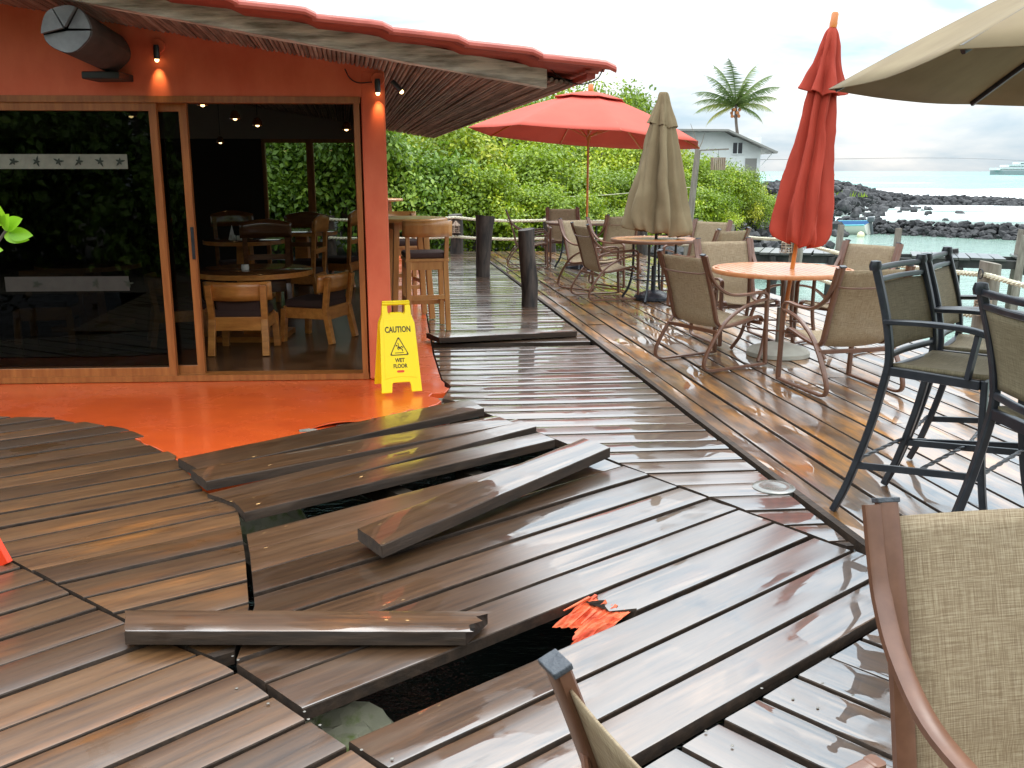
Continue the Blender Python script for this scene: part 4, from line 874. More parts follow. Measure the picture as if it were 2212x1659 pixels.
closed_umbrella('closed_umbrella', 'tall closed red canvas umbrella with orange wooden finial, leaning over its table', T1[0] + .01, T1[1], (radians(1.0), radians(5.6), 0), 'redcanvas',
    [(2.60, .03, .1), (2.42, .10, .30), (2.15, .135, .45), (1.90, .160, .42), (1.62, .195, .40), (1.35, .235, .36), (1.10, .255, .34), (1.02, .225, .30)], 7, True, 3,
    vent=[(2.74, .022, .0), (2.69, .055, .15), (2.60, .085, .30), (2.45, .125, .40), (2.30, .185, .34), (2.24, .215, .30)], top=2.75)
closed_umbrella('closed_umbrella', 'half closed faded tan umbrella hanging down onto its table', T2[0] + .0, T2[1], (0, radians(1.2), 0), 'tancanvas',
    [(2.47, .025, .05), (2.38, .075, .15), (2.15, .155, .38), (1.85, .235, .46), (1.5, .315, .46), (1.15, .385, .44), (.92, .425, .40), (.85, .40, .34)], 6, False, 8,
    vent=[(2.51, .035, .0), (2.49, .06, .05), (2.36, .10, .2), (2.20, .165, .30), (2.13, .19, .32)], pole='blackmetal', top=2.48)
def open_umbrella(name, label, x, y, tilt, matk, R0, n, z_edge, z_top, pole, sag=.06, rot=0., finial=True, z0=.02, polem='polewood', ribm='polewood', shift=0, vent=True):
    U = thing(name, label, 'umbrella', (x, y, 0))
    cx = shift
    MB().tube([(0, 0, z0), (0, 0, z_top - .05)], .019, 12).build('pole', M[polem], U, smooth=True)
    Rt = Euler(tilt).to_matrix(); piv = Vector((0, 0, z_top - .35))
    def Tm(p): return piv + Rt @ (Vector(p) - piv)
    mb = MB(); N1, N2 = 12, n * 8
    def fn(u, v):
        t = rot + 2 * pi * v; q = (v * n) % 1.0; ap = cos(pi / n) / cos((q - .5) * 2 * pi / n)   # straight hems between ribs
        r = R0 * u * (ap * .985 + (1 - abs(2 * q - 1)) * -.012)
        z = z_top - (z_top - z_edge) * (u ** 1.35) - sag * u * (1 - u) * 0 - sag * .45 * (1 - (2 * q - 1) ** 2) * u * (1 - u * .6)
        return Tm((r * cos(t), r * sin(t), z))
    u0 = .14 if vent else 0
    mb.grid(lambda u, v: fn(u0 + (1 - u0) * u, v), N1, N2); o = mb.build('canopy', M[matk], U, fix=False); me = o.data; me.polygons.foreach_set('use_smooth', [True] * len(me.polygons)); md = o.modifiers.new('s', 'SOLIDIFY'); md.thickness = .004
    if vent:
        vb = MB(); vb.grid(lambda u, v: fn(.30 * u + .004, v) + Vector((0, 0, .035 + .012 * u)), 5, N2); o = vb.build('vent_flap', M[matk], U, fix=False); o.data.polygons.foreach_set('use_smooth', [True] * len(o.data.polygons)); md = o.modifiers.new('s', 'SOLIDIFY'); md.thickness = .004
    for k in range(n):
        pts = [fn(u, k / n) + Vector((0, 0, -.016)) for u in (.05, .3, .5, .7, .85, .985)]; mb = MB(); mb.tube(pts, 1, 8, flat=(.009, .014)); rb_ = mb.build('rib', M[ribm], U, smooth=True)
        a = Tm((.03 * cos(rot + 2 * pi * k / n), .03 * sin(rot + 2 * pi * k / n), z_edge + .02)); mb = MB(); mb.tube([a, fn(.5, k / n) + Vector((0, 0, -.02))], .008, 6); mb.build('strut', M[ribm], rb_)
    MB().lathe([(.0, z_edge - .03), (.04, z_edge - .03), (.04, z_edge + .05), (.0, z_edge + .05)], 14).build('hub', M[ribm], U, smooth=True)
    if finial:
        p = Tm((0, 0, z_top + .02)); MB().lathe([(.0, 0), (.04, 0), (.046, .03), (.042, .10), (.03, .125), (.0, .13)], 14, p).build('finial', M['polewood'], U, smooth=True)
    return U
open_umbrella('open_umbrella', 'open coral red market umbrella with orange finial over the far table', T3[0] + .12, T3[1], (radians(-2), radians(4.3), 0), 'redcanvas2', 1.98, 8, 2.10, 2.80, None, rot=radians(10))
open_umbrella('open_umbrella', 'big open tan umbrella with black ribs above the bar chairs', 2.89, 3.35, (0, 0, 0), 'tancanvas', 1.77, 8, 1.915, 2.62, None, rot=radians(154), polem='blackmetal', ribm='blackmetal', finial=False, sag=.10)
# high table the bar chairs stand around
HT = thing('high_table', 'black high table under the big tan umbrella among the bar chairs', 'table', (2.89, 3.35, .004))
MB().lathe([(.0, 1.02), (.44, 1.02), (.45, 1.035), (.44, 1.05), (.0, 1.05)], 40).build('table_top', M['blackmetal'], HT, smooth=True)
for k in range(4):
    t = pi / 4 + k * pi / 2; mb = MB(); mb.tube(catmull([(cos(t) * .30, sin(t) * .30, 1.02), (cos(t) * .26, sin(t) * .26, .5), (cos(t) * .38, sin(t) * .38, .0)], 5), .018, 8); mb.build('leg', M['blackmetal'], HT, smooth=True)

# ================================================================== wooden stool and bar table beside the building
def bar_stool(label, x, y, fx, fy, matk='stoolwood'):
    S = thing('bar_stool', label, 'bar stool', (x, y, .004), face_rz(fx, fy), 'wooden bar stools beside the building'); Wd = M[matk]
    for s in (-1, 1):
        MB().bar((s * .185, .17, .70), (s * .20, .19, .0), .05, .045, up=(0, 1, 0)).build('leg', Wd, S, bevel=.004)
        MB().bar((s * .185, -.19, .70), (s * .20, -.225, .0), .05, .045, up=(0, 1, 0)).build('leg', Wd, S, bevel=.004)
        MB().bar((s * .19, -.19, .70), (s * .20, -.265, 1.08), .045, .04, up=(0, 1, 0), w2=.035).build('back_post', Wd, S, bevel=.004)
        MB().bar((s * .193, .182, .30), (s * .193, -.21, .30), .025, .045).build('stretcher', Wd, S, bevel=.003)
        MB().bar((s * .185, .17, .655), (s * .185, -.19, .655), .028, .085).build('apron', Wd, S, bevel=.003)
    for y_, z_, h in ((.185, .24, .045), (-.212, .34, .045), (.17, .655, .085), (-.19, .655, .085)):
        MB().bar((-.19, y_, z_), (.19, y_, z_), .026, h).build('stretcher', Wd, S, bevel=.003)
    MB().box((0, -.005, .71), (.44, .42, .03)).build('seat', Wd, S, bevel=.006)
    MB().box((0, .0, .755), (.43, .42, .06)).build('cushion', M['cushion'], S, bevel=.022)
    mb = MB(); pts = [(x_, -.20 - .075 * (1 - (x_ / .24) ** 2) , 0) for x_ in [-.24 + .048 * i for i in range(11)]]
    def fb(u, v):
        k = u * 10; i = min(int(k), 9); p = Vector(pts[i]).lerp(Vector(pts[i + 1]), k - i); return Vector((p.x, p.y - .03 - .03 * v, .945 + .155 * v))
    mb.grid(fb, 12, 3); o = mb.build('backrest', Wd, S, smooth=True, fix=False); md = o.modifiers.new('s', 'SOLIDIFY'); md.thickness = .028; md.offset = 0
    return S
bar_stool('golden wooden bar stool with brown cushion standing beside the orange pillar', -.89, 9.62, -.22, .97)
bar_stool('wooden bar stool half hidden behind the high table near the rope fence', -1.30, 11.25, .35, -.93)
def bar_table(label, x, y, r, h=1.085, matk='stoolwood'):
    T = thing('bar_table', label, 'table', (x, y, .004), .3, 'high wooden tables beside the building')
    MB().lathe([(.0, h - .04), (r - .015, h - .04), (r, h - .03), (r, h - .01), (r - .01, h), (.0, h)], 44).build('table_top', M[matk], T, smooth=True)
    for k in range(4):
        t = pi / 4 + k * pi / 2; MB().bar((cos(t) * r * .5, sin(t) * r * .5, h - .04), (cos(t) * r * .68, sin(t) * r * .68, 0), .06, .06, up=(0, 1, 0)).build('leg', M[matk], T, bevel=.004)
    q = [(cos(pi / 4 + k * pi / 2) * r * .51, sin(pi / 4 + k * pi / 2) * r * .51, h - .085) for k in range(4)]
    for k in range(4): MB().bar(q[k], q[(k + 1) % 4], .025, .08).build('apron', M[matk], T)
bar_table('round high wooden table behind the bar stool at the pillar', -1.13, 10.35, .43)
bar_table('round high wooden table farther along the building by the rope fence', -2.35, 17.0, .42, 1.10)

# ================================================================== inside furniture
def low_chair(label, x, y, fx, fy, matk='chairwood', tall=False):
    S = thing('wooden_chair', label, 'chair', (x, y, .008), face_rz(fx, fy), 'wooden chairs inside the restaurant'); Wd = M[matk]
    hb = .64 if not tall else 1.0
    for s in (-1, 1):
        MB().bar((s * .225, .21, .31), (s * .235, .235, .0), .06, .05, up=(0, 1, 0)).build('leg', Wd, S, bevel=.004)
        MB().bar((s * .225, -.22, .31), (s * .235, -.28, .0), .06, .05, up=(0, 1, 0)).build('leg', Wd, S, bevel=.004)
        MB().bar((s * .225, -.215, .30), (s * .235, -.265, hb - .02), .055, .045, up=(0, 1, 0)).build('back_post', Wd, S, bevel=.004)
        MB().bar((s * .225, -.22, .275), (s * .225, .21, .275), .03, .10).build('apron', Wd, S, bevel=.004)
    for y_ in (-.22, .21): MB().bar((-.225, y_, .275), (.225, y_, .275), .03, .12).build('apron', Wd, S, bevel=.004)
    MB().box((0, 0, .36), (.44, .43, .075)).build('cushion', M['cushion'], S, bevel=.022)
    if not tall:
        MB().box((0, -.19, .45), (.38, .06, .16), Matrix.Rotation(.12, 3, 'X')).build('back_cushion', M['cushion'], S, bevel=.022)
    def fb(u, v):
        x_ = -.285 + .57 * u; top = (.0 if not tall else .05 * sin(pi * u)); z0, z1 = hb - .16, hb + top
        return Vector((x_, -.265 + .10 * (2 * u - 1) ** 2 * (0 if tall else 1) - .02 * v, z0 + (z1 - z0) * v))
    mb = MB(); mb.grid(fb, 12, 3); o = mb.build('backrest', Wd, S, smooth=True, fix=False); md = o.modifiers.new('s', 'SOLIDIFY'); md.thickness = .03; md.offset = 0
    if tall: MB().bar((-.22, -.255, .62), (.22, -.255, .62), .02, .06).build('back_slat', Wd, S)
    return S
def round_table(label, x, y, r, h):
    T = thing('dining_table', label, 'table', (x, y, .008), 0, 'wooden tables inside the restaurant')
    MB().lathe([(.0, h - .05), (r, h - .05), (r, h - .005), (.0, h - .005)], 44).build('rim', M['chairwood'], T, smooth=True)
    MB().lathe([(.0, h - .004), (r - .006, h - .004), (r - .012, h), (.0, h)], 44).build('table_top', M['tablewood'], T, smooth=True)
    MB().box((0, 0, (h - .05) / 2), (.16, .16, h - .05), taper=1.3).build('pedestal', M['chairwood'], T); MB().box((0, 0, .025), (.6, .6, .05)).build('foot', M['chairwood'], T)
round_table('round wooden table inside the open sliding door', -2.47, 9.02, .56, .66)
low_chair('low curved back wooden chair with its back to the open door', -2.39, 8.34, -.05, 1)
low_chair('low wooden chair turned sideways at the round table inside the door', -1.87, 8.95, -.95, .30)
low_chair('low wooden chair behind the glass door at the round table', -3.10, 8.75, .9, .4)
round_table('wooden table with white jars deeper inside the restaurant', -3.35, 11.9, .5, .74)
low_chair('slat back wooden chair between the two inner tables', -2.86, 11.0, -.3, .95, 'tablewood', True)
low_chair('arched back wooden chair in golden timber beside the inner table', -2.62, 11.75, -1, .1, 'chairwood', True)
low_chair('arched back wooden chair at the blind end of the inner table', -3.7, 12.75, .4, -.9, 'tablewood', True)
round_table('dark wooden table near the back window of the restaurant', -3.0, 13.6, .5, .74)
low_chair('upright wooden chair seen side on at the back window', -2.42, 13.3, -1, .2, 'chairwood', True)
low_chair('dark upright chair in front of the back window table', -2.75, 12.9, -.1, 1, 'tablewood', True)
low_chair('wooden chair inside at the left end behind the closed door', -4.4, 8.9, .2, -1)
round_table('dark table inside behind the closed sliding door', -4.3, 9.6, .5, .66)
for (x, y, h) in ((-3.45, 11.75, .06), (-3.36, 11.72, .055), (-2.52, 8.92, .05)):
    z = .75 if y > 10 else .67
    j = MB(); j.lathe([(.0, 0), (.034, 0), (.038, .02), (.034, h), (.0, h)], 16, (x, y, z)); tag(j.build('jar', M['ceramic'], None, smooth=True), ('white jar on the inner table, nearer the menu card' if x < -3.4 else 'white jar on the inner table, farther from the menu card') if y > 10 else 'small white jar on the round table inside the door', 'jar', 'white jars inside')
nb = MB(); nb.add([(-3.52, 11.8, .75), (-3.44, 11.83, .75), (-3.48, 11.84, .93)], [(0, 1, 2)]); o = nb.build('menu_card', M['ceramic']); o.modifiers.new('s', 'SOLIDIFY').thickness = .004; tag(o, 'folded pale menu card beside the white jars', 'card')
def pendant(label, x, y, z):
    L0 = thing('pendant_lamp', label, 'lamp', (x, y, z), 0, 'pendant lamps inside the restaurant'); zr = 2.305 - .163 * ((x + .93 + .17 * (y - 7.17) / .985)) - .02
    MB().tube([(0, 0, .10), (0, 0, zr - z)], .004, 6).build('cord', M['wire'], L0)
    MB().lathe([(.015, .08), (.03, .07), (.05, .035), (.055, .0), (.052, .0), (.047, .032), (.027, .064), (.015, .072)], 20).build('shade', M['tablewood'], L0, smooth=True)
    MB().lathe([(.0, .05), (.014, .04), (.022, .015), (.018, -.008), (.0, -.016)], 12).build('bulb', M['bulb'], L0, smooth=True)
pendant('lit pendant lamp just inside the open sliding door', -2.84, 9.0, 2.17)
pendant('lit pendant lamp over the round table inside', -2.72, 9.6, 2.08)
pendant('lit pendant lamp over the inner tables', -2.66, 10.2, 2.045)
pendant('lit pendant lamp near the side posts inside', -1.80, 10.6, 2.02)
pendant('lit pendant lamp behind the closed sliding door', -3.35, 8.6, 2.05)
pendant('small lit pendant lamp at the back of the restaurant', -3.9, 13.0, 1.95)

# ================================================================== log posts, ropes and lanterns
def log_post(label, x, y, h, r, seed, matk='post', flare=0., z0=-.9, lean=(0, 0), group='log posts on the deck', sq=False):
    P_ = thing('log_post', label, 'post', (x, y, 0), 0, group); mb = MB(); ns = 12
    def fn(u, v):
        z = z0 + (h - z0) * v; t = 2 * pi * u; k = max(0., (z / h)) if h else 0
        rr = r * (1 + flare * k * k + .16 * mnoise.noise((cos(t) * 1.2 + seed, sin(t) * 1.2, z * 2.2)) + .09 * mnoise.noise((cos(t) * 4, sin(t) * 4 + seed, z * 5)))
        return Vector((rr * cos(t) + lean[0] * z + .02 * sin(z * 4 + seed), rr * sin(t) + lean[1] * z, z + (.015 * sin(t + seed) if v > .99 else 0)))
    mb.grid(fn, 18, ns); mb.add([fn(i / 18, 1) for i in range(18)], [tuple(range(18))]); mb.build('shaft', M[matk], P_, smooth=True); return P_
def lantern(label, x, y, z, k=1.0, matk='greypost'):
    L0 = thing('lantern', label, 'lantern', (x, y, z), .3, 'small lanterns on the posts')
    MB().lathe([(.0, .17 * k), (.012 * k, .165 * k), (.07 * k, .10 * k), (.065 * k, .095 * k), (.0, .095 * k)], 4).build('roof', M['basket'], L0)
    for s in range(4):
        t = pi / 4 + s * pi / 2; MB().bar((cos(t) * .05 * k, sin(t) * .05 * k, 0), (cos(t) * .05 * k, sin(t) * .05 * k, .1 * k), .012 * k, .012 * k, up=(0, 1, 0)).build('corner_bar', M['basket'], L0)
    for q in range(3): MB().box((0, 0, .02 * k + q * .03 * k), (.085 * k, .085 * k, .012 * k)).build('slat', M['basket'], L0)
    MB().box((0, 0, -.006), (.11 * k, .11 * k, .012)).build('tray', M['basket'], L0)
log_post('straight dark log post rising beside the loose walkway plank', .19, 11.25, .91, .098, 1.0)
log_post('dark log post that widens towards its flat top', -.43, 14.5, .92, .105, 4.0, flare=.45)
log_post('dark log post carrying the rope and a small lantern', -1.10, 18.7, .75, .13, 7.0)
log_post('short dark log post of the far rope railing near the open umbrella', .75, 19.0, .70, .11, 2.0)
log_post('dark log post of the far rope railing behind the far chairs', 2.6, 18.9, .70, .11, 3.0)
log_post('dark log post of the far rope railing behind the building', -3.6, 18.8, .72, .12, 9.0)
log_post('grey weathered post with a ring holding the sea side rope', 4.06, 8.05, .82, .085, 5.0, 'greypost')
log_post('grey weathered post behind the closed red umbrella', 3.68, 12.35, .84, .085, 6.0, 'greypost')
log_post('grey weathered post of the sea side railing behind the tan umbrella', 3.22, 16.4, .74, .08, 8.0, 'greypost')
lantern('small wooden lantern on the post at the sea side rope', 3.985, 7.93, .40, 1.15)
lantern('small pale lantern on the dark log post of the far railing', -1.09, 18.54, .42, 1.3)
lantern('small lantern on the grey post behind the closed red umbrella', 3.56, 12.30, .56, 1.2)
def rope(label, pts, r, step=.045, sag=0.):
    P = []
    for a, b in zip(pts[:-1], pts[1:]):
        a, b = Vector(a), Vector(b); n = max(2, int((b - a).length / step)); P += [a.lerp(b, i / n) - Vector((0, 0, sag * 4 * (i / n) * (1 - i / n))) for i in range(n)]
    P.append(Vector(pts[-1])); mb = MB(); L_ = 0; acc = [0]
    for i in range(1, len(P)): L_ += (P[i] - P[i - 1]).length; acc.append(L_)
    for k in range(3):
        q = []
        for i, p in enumerate(P):
            d = (P[min(i + 1, len(P) - 1)] - P[max(i - 1, 0)]).normalized(); a = d.cross(Vector((0, 0, 1))).normalized(); c_ = a.cross(d); t = acc[i] * 2 * pi / (r * 6.5) + k * 2 * pi / 3
            q.append(p + (a * cos(t) + c_ * sin(t)) * r * .52)
        mb.tube(q, r * .56, 5, cap=False)
    return tag(mb.build('rope', M['rope'], None, smooth=False, fix=False), label, 'rope')
rope('upper white rope of the sea side railing', [(4.6, 4.0, .70), (4.02, 8.0, .72), (3.62, 12.3, .72), (3.16, 16.35, .68), (2.6, 18.85, .68)], .024, .028, .07)
rope('lower white rope of the sea side railing', [(4.6, 4.0, .33), (4.03, 8.0, .36), (3.62, 12.3, .34), (3.16, 16.35, .33), (2.6, 18.85, .33)], .024, .028, .06)
rope('upper white rope of the far railing before the bushes', [(-3.6, 18.68, .66), (-1.1, 18.57, .70), (.75, 18.88, .64), (2.6, 18.78, .66)], .030, .035, .04)
rope('lower white rope of the far railing before the bushes', [(-3.6, 18.68, .30), (-1.1, 18.57, .33), (.75, 18.88, .28), (2.6, 18.78, .30)], .030, .035, .03)
rg_ = MB(); rg_.tube([(3.975 + .0 * i, 8.0 + .04 * cos(i * pi / 8), .73 + .04 * sin(i * pi / 8)) for i in range(17)], .006, 6, cap=False); tag(rg_.build('iron_ring', M['wire'], None, smooth=True), 'iron ring holding the rope on the grey sea side post', 'ring')

# ================================================================== sea and shore
def sea():
    rows = [-30, -10, 2, 6, 10, 14, 18, 22, 26] + list(range(30, 110, 3)) + list(range(110, 420, 5)) + [450, 500, 600, 750, 1000, 1500, 2500, 4500, 8000]
    nx = 140; V = []; foam = []; shade_to_teal = []
    def ss(a, b, x): t = min(max((x - a) / (b - a), 0), 1); return t * t * (3 - 2 * t)
    for Y in rows:
        half = max(90, Y * 1.6)
        for i in range(nx + 1):
            x = -half + 2 * half * i / nx; wob = 12 * mnoise.noise((x * .012, 3.1, 0)) + 5 * mnoise.noise((x * .05, 8, 0)); z = -1.2
            r1 = math.exp(-((Y - 172 - wob - .05 * x) / 9) ** 2) * (.75 + .6 * mnoise.noise((x * .02, 1, 0))); r2 = math.exp(-((Y - 330 - wob * 2) / 14) ** 2) * (1.0 + .8 * mnoise.noise((x * .012, 5, 0)))
            z += 1.35 * max(0, r1) * ss(30, 60, x + 20) + 1.5 * max(0, r2)
            f = .18
            f = max(f, .68 * ss(60, 78, Y - 4 * mnoise.noise((x * .1, Y * .05, 0))) * (1 - ss(146, 158, Y - wob - .05 * x)))
            f = max(f, .50 * ss(44, 54, Y) * (1 - ss(84, 90, Y)) * ss(12, 18, x))
            f = max(f, .60 * ss(182, 190, Y - wob - .05 * x) * (1 - ss(225, 262, Y - wob)))
            f = max(f, .52 * ss(338, 345, Y - 2 * wob) * (1 - ss(370, 420, Y)))
            if Y < 44: f = .12
            V.append((x, Y, z)); foam.append(f); shade_to_teal.append(max(.45 * max(ss(.2, 1.2, x - 4.2 + .105 * (Y - 7.6)) if Y > 0 else 0, ss(19.2, 21, Y)), ss(50, 120, Y)))  # under the deck the tone drops to near black, as painted shade
    F = [(r * (nx + 1) + i, r * (nx + 1) + i + 1, (r + 1) * (nx + 1) + i + 1, (r + 1) * (nx + 1) + i) for r in range(len(rows) - 1) for i in range(nx)]
    me = bpy.data.meshes.new('sea'); me.from_pydata(V, [], F); me.materials.append(M['sea'])
    for nm, arr in (('foam', foam), ('shade_to_teal', shade_to_teal)):
        a = me.attributes.new(nm, 'FLOAT', 'POINT'); a.data.foreach_set('value', arr)
    me.polygons.foreach_set('use_smooth', [True] * len(me.polygons)); o = bpy.data.objects.new('sea', me); link(o); o['kind'] = 'structure'
sea()
def shore_x(Y):
    pts = [(19, 1.5), (22, 3.2), (30, 7.2), (38, 9.3), (48, 11.6), (58, 13.5), (66, 15.5), (74, 18), (80, 19), (95, 17), (140, 15), (300, 6)]
    for (a, xa), (b, xb) in zip(pts[:-1], pts[1:]):
        if a <= Y <= b: return xa + (xb - xa) * (Y - a) / (b - a)
    return pts[0][1] if Y < 19 else pts[-1][1]
sm = MB(); SY = [19.4 + .9 * i for i in range(40)] + [56 + 2.5 * i for i in range(24)] + [120, 160, 260]
def shore(u, v):
    Y = SY[int(round(v * (len(SY) - 1)))]; xe = shore_x(Y); x = -60 + (xe + 8 + 60) * (1 - (1 - u) ** 2.4); d = xe - x
    z = -.35 + .25 * min(1, max(0, d / 12)) if d > 2 else -.35 - (2 - d) * .28
    return Vector((x, Y, z + .14 * mnoise.noise((x * .5, Y * .5, 0)) + .06 * mnoise.noise((x * 2, Y * 2, 4))))
sm.grid(shore, 46, len(SY) - 1); so_ = sm.build('shore_ground', M['lava'], None, smooth=True, fix=False); so_['kind'] = 'structure'
lgm = MB(); lgm.grid(lambda u, v: Vector((-70 + 84 * u, -40 + 40.2 * v, -.15 + .08 * mnoise.noise((u * 30, v * 20, 2)))), 30, 20); lg2 = lgm.build('added_ground', mat('dark soil', (.05, .04, .028), .9, noise=((.09, .075, .045), 3.0, 6, .3, .7)), None, smooth=True, fix=False); lg2['kind'] = 'structure'  # unseen ground added so the door glass mirrors no bright horizon
# variants of a lava block
def block_mesh(seed, sub=2):
    bm = bmesh.new(); bmesh.ops.create_icosphere(bm, subdivisions=sub, radius=1); rn = random.Random(seed); cuts = [(Vector((rn.gauss(0, 1), rn.gauss(0, 1), rn.gauss(0, 1))).normalized(), rn.uniform(.55, .85)) for _ in range(9)]
    for v in bm.verts:
        for n_, d_ in cuts:
            k = v.co.dot(n_)
            if k > d_: v.co -= n_ * (k - d_)
        v.co *= 1 + .10 * mnoise.noise(v.co * 2.5 + Vector((seed, 0, 0)))
    me = bpy.data.meshes.new('stone'); bm.to_mesh(me); bm.free(); me.materials.append(M['lava']); return me
blocks = [block_mesh(i) for i in range(7)]; small = [block_mesh(i + 20, 1) for i in range(9)]
bw = thing('breakwater', 'low breakwater of piled black lava stones behind the boat', 'breakwater', (0, 0, 0))
path = [(11.6, 53), (13.0, 50.5), (14.8, 47.5), (17, 44.2), (20.7, 40.6), (23.5, 39.2), (25.5, 38.5)]
seglen = [hypot(b[0] - a[0], b[1] - a[1]) for a, b in zip(path[:-1], path[1:])]; tot = sum(seglen)
rn = random.Random(5)
for i in range(295):
    s_ = rn.random() * tot; k = 0
    while s_ > seglen[k]: s_ -= seglen[k]; k += 1
    a, b = Vector(path[k]), Vector(path[k + 1]); p = a.lerp(b, s_ / seglen[k]); d = (b - a).normalized(); n_ = Vector((-d.y, d.x)); lat = rn.uniform(-1, 1) * 1.35; p += n_ * lat
    o = bpy.data.objects.new('stone', blocks[i % 7]); link(o, bw); r = rn.uniform(.15, .30)
    o.location = (p.x, p.y, -1.32 + .72 * (1 - abs(lat) / 1.35) * rn.uniform(.6, 1.05)); o.scale = (r * rn.uniform(.9, 1.4), r * rn.uniform(.8, 1.2), r * rn.uniform(.6, .95)); o.rotation_euler = (rn.uniform(-.5, .5), rn.uniform(-.5, .5), rn.uniform(0, 6.28))
fill = MB()
for i in range(1100):
    s_ = rn.random() * tot; k = 0
    while s_ > seglen[k]: s_ -= seglen[k]; k += 1
    a, b = Vector(path[k]), Vector(path[k + 1]); p = a.lerp(b, s_ / seglen[k]); d = (b - a).normalized(); n_ = Vector((-d.y, d.x)); lat = rn.uniform(-1, 1) * 1.45; p += n_ * lat; r = rn.uniform(.09, .2)
    E_ = Euler((rn.uniform(-.6, .6), rn.uniform(-.6, .6), rn.uniform(0, 6.28))).to_matrix(); src = small[i % 9]; zc = -1.30 + .66 * (1 - abs(lat) / 1.45) * rn.uniform(.8, 1.05)
    fill.add([E_ @ Vector((v.co.x * r * 1.2, v.co.y * r, v.co.z * r * .8)) + Vector((p.x, p.y, zc)) for v in src.vertices], [tuple(q_.vertices) for q_ in src.polygons])
fill.build('stone_fill', M['lava'], bw, fix=False)['kind'] = 'stuff'
cb_ = MB(); cb_.grid(lambda u, v: (lambda p: Vector((p[0] , p[1] + (v - .5) * 3.2, -1.55 + .5 * (1 - (2 * v - 1) ** 2))))((lambda k: (path[int(k)][0] + (path[min(int(k) + 1, 6)][0] - path[int(k)][0]) * (k % 1), path[int(k)][1] + (path[min(int(k) + 1, 6)][1] - path[int(k)][1]) * (k % 1)))(min(u * 6, 5.999))), 24, 6); cb_.build('core', M['lava'], bw)
# the rocky point beyond: blocks beyond counting
rk = MB(); rn = random.Random(9)
def heap(cx, cy, r, zc, m=M):
    src = small[rn.randrange(9)]; E_ = Euler((rn.uniform(-.6, .6), rn.uniform(-.6, .6), rn.uniform(0, 6.28))).to_matrix(); sx = (r * rn.uniform(.9, 1.5), r * rn.uniform(.8, 1.2), r * rn.uniform(.55, 1.0))
    rk.add([E_ @ Vector((v.co.x * sx[0], v.co.y * sx[1], v.co.z * sx[2])) + Vector((cx, cy, zc)) for v in src.vertices], [tuple(p.vertices) for p in src.polygons])
ppath = [(8.5, 46), (10, 52), (13, 58), (18, 66), (24, 77), (28, 82), (34, 83), (40, 80), (44, 78)]
pw = [4, 5, 6, 7, 6.5, 4.2, 2.2, 1.6, .9]; ph_ = [.7, .8, 1.1, 1.6, 2.1, 1.2, .45, .3, .1]
for i in range(3600):
    k = rn.random() ** .85 * 7.999; j = int(k); f = k - j; cx = ppath[j][0] * (1 - f) + ppath[j + 1][0] * f; cy = ppath[j][1] * (1 - f) + ppath[j + 1][1] * f; wd = pw[j] * (1 - f) + pw[j + 1] * f; hh = ph_[j] * (1 - f) + ph_[j + 1] * f
    g1, g2 = rn.gauss(0, .5), rn.gauss(0, .5); q = max(0, 1 - (g1 * g1 + g2 * g2))
    heap(cx + g1 * wd, cy + g2 * wd * .8, rn.uniform(.16, .48), -1.25 + hh * q + rn.uniform(-.1, .25))
for i in range(1600):       # rocks along the shore under the bushes
    Y = rn.uniform(24, 60); heap(shore_x(Y) + rn.gauss(-.2, 1.5), Y, rn.uniform(.12, .34), -.72 + rn.uniform(-.25, .35))
for (x, y, r) in [(38, 88, .5), (44, 92, .4), (47, 90, .4), (30, 64, .4), (36, 60, .5), (25, 55, .3), (41, 70, .6), (22, 62, .3), (46, 76, .35)]: heap(x, y, r, -1.2)
lr = rk.build('lava_rocks', M['lava'], None, fix=False); lr['kind'] = 'stuff'; lr['label'] = 'jagged black lava rocks of the point reaching into the surf'

# ================================================================== jetty
J = thing('jetty', 'old grey plank jetty on black piles in the bay', 'jetty', (0, 0, 0))
ja, jb = Vector((4.2, 20.9)), Vector((12.4, 18.0)); jd = (jb - ja).normalized(); jn = Vector((-jd.y, jd.x)); jl = (jb - ja).length
n_ = int(jl / .21)
for i in range(n_):
    p = ja + jd * (i + .5) * jl / n_; gap = (i in (19, 28)); z = -.10 + random.uniform(-.008, .012)
    if gap: continue
    MB().box((p.x, p.y, z), (jl / n_ - .018, 1.25 + random.uniform(-.12, .16), .045), Matrix.Rotation(atan2(jd.y, jd.x) + random.uniform(-.03, .03), 3, 'Z')).build('plank', M['jetty'], J)
for s in (-.5, .5):
    a = ja + jn * s; b = jb + jn * s; MB().bar((a.x, a.y, -.205), (b.x, b.y, -.205), .1, .16).build('beam', M['jettydark'], J)
for i in range(8):
    t = .4 + i * (jl - .6) / 7
    for s in (-.62, .62):
        p = ja + jd * (t + (.12 if s > 0 else 0)) + jn * s; up = [.42, .0, .45, .40, .0, .42, .44, .3][i] if s > 0 else [.0, -.15, -.15, .0, -.15, .38, -.15, -.15][i]; ln = random.uniform(-.06, .06)
        mb = MB(); mb.tube([(p.x - ln * 2, p.y, -2.0), (p.x - ln, p.y, -.6), (p.x + ln * .5, p.y, up)], [.085, .075, .07], 9); mb.build('pile', M['greypost'] if up > .2 else M['jettydark'], J, smooth=True)
        if s > 0:
            q = p - jn * 1.24; MB().bar((p.x, p.y, -.33), (q.x, q.y, -.33), .08, .12).build('beam', M['jettydark'], J)

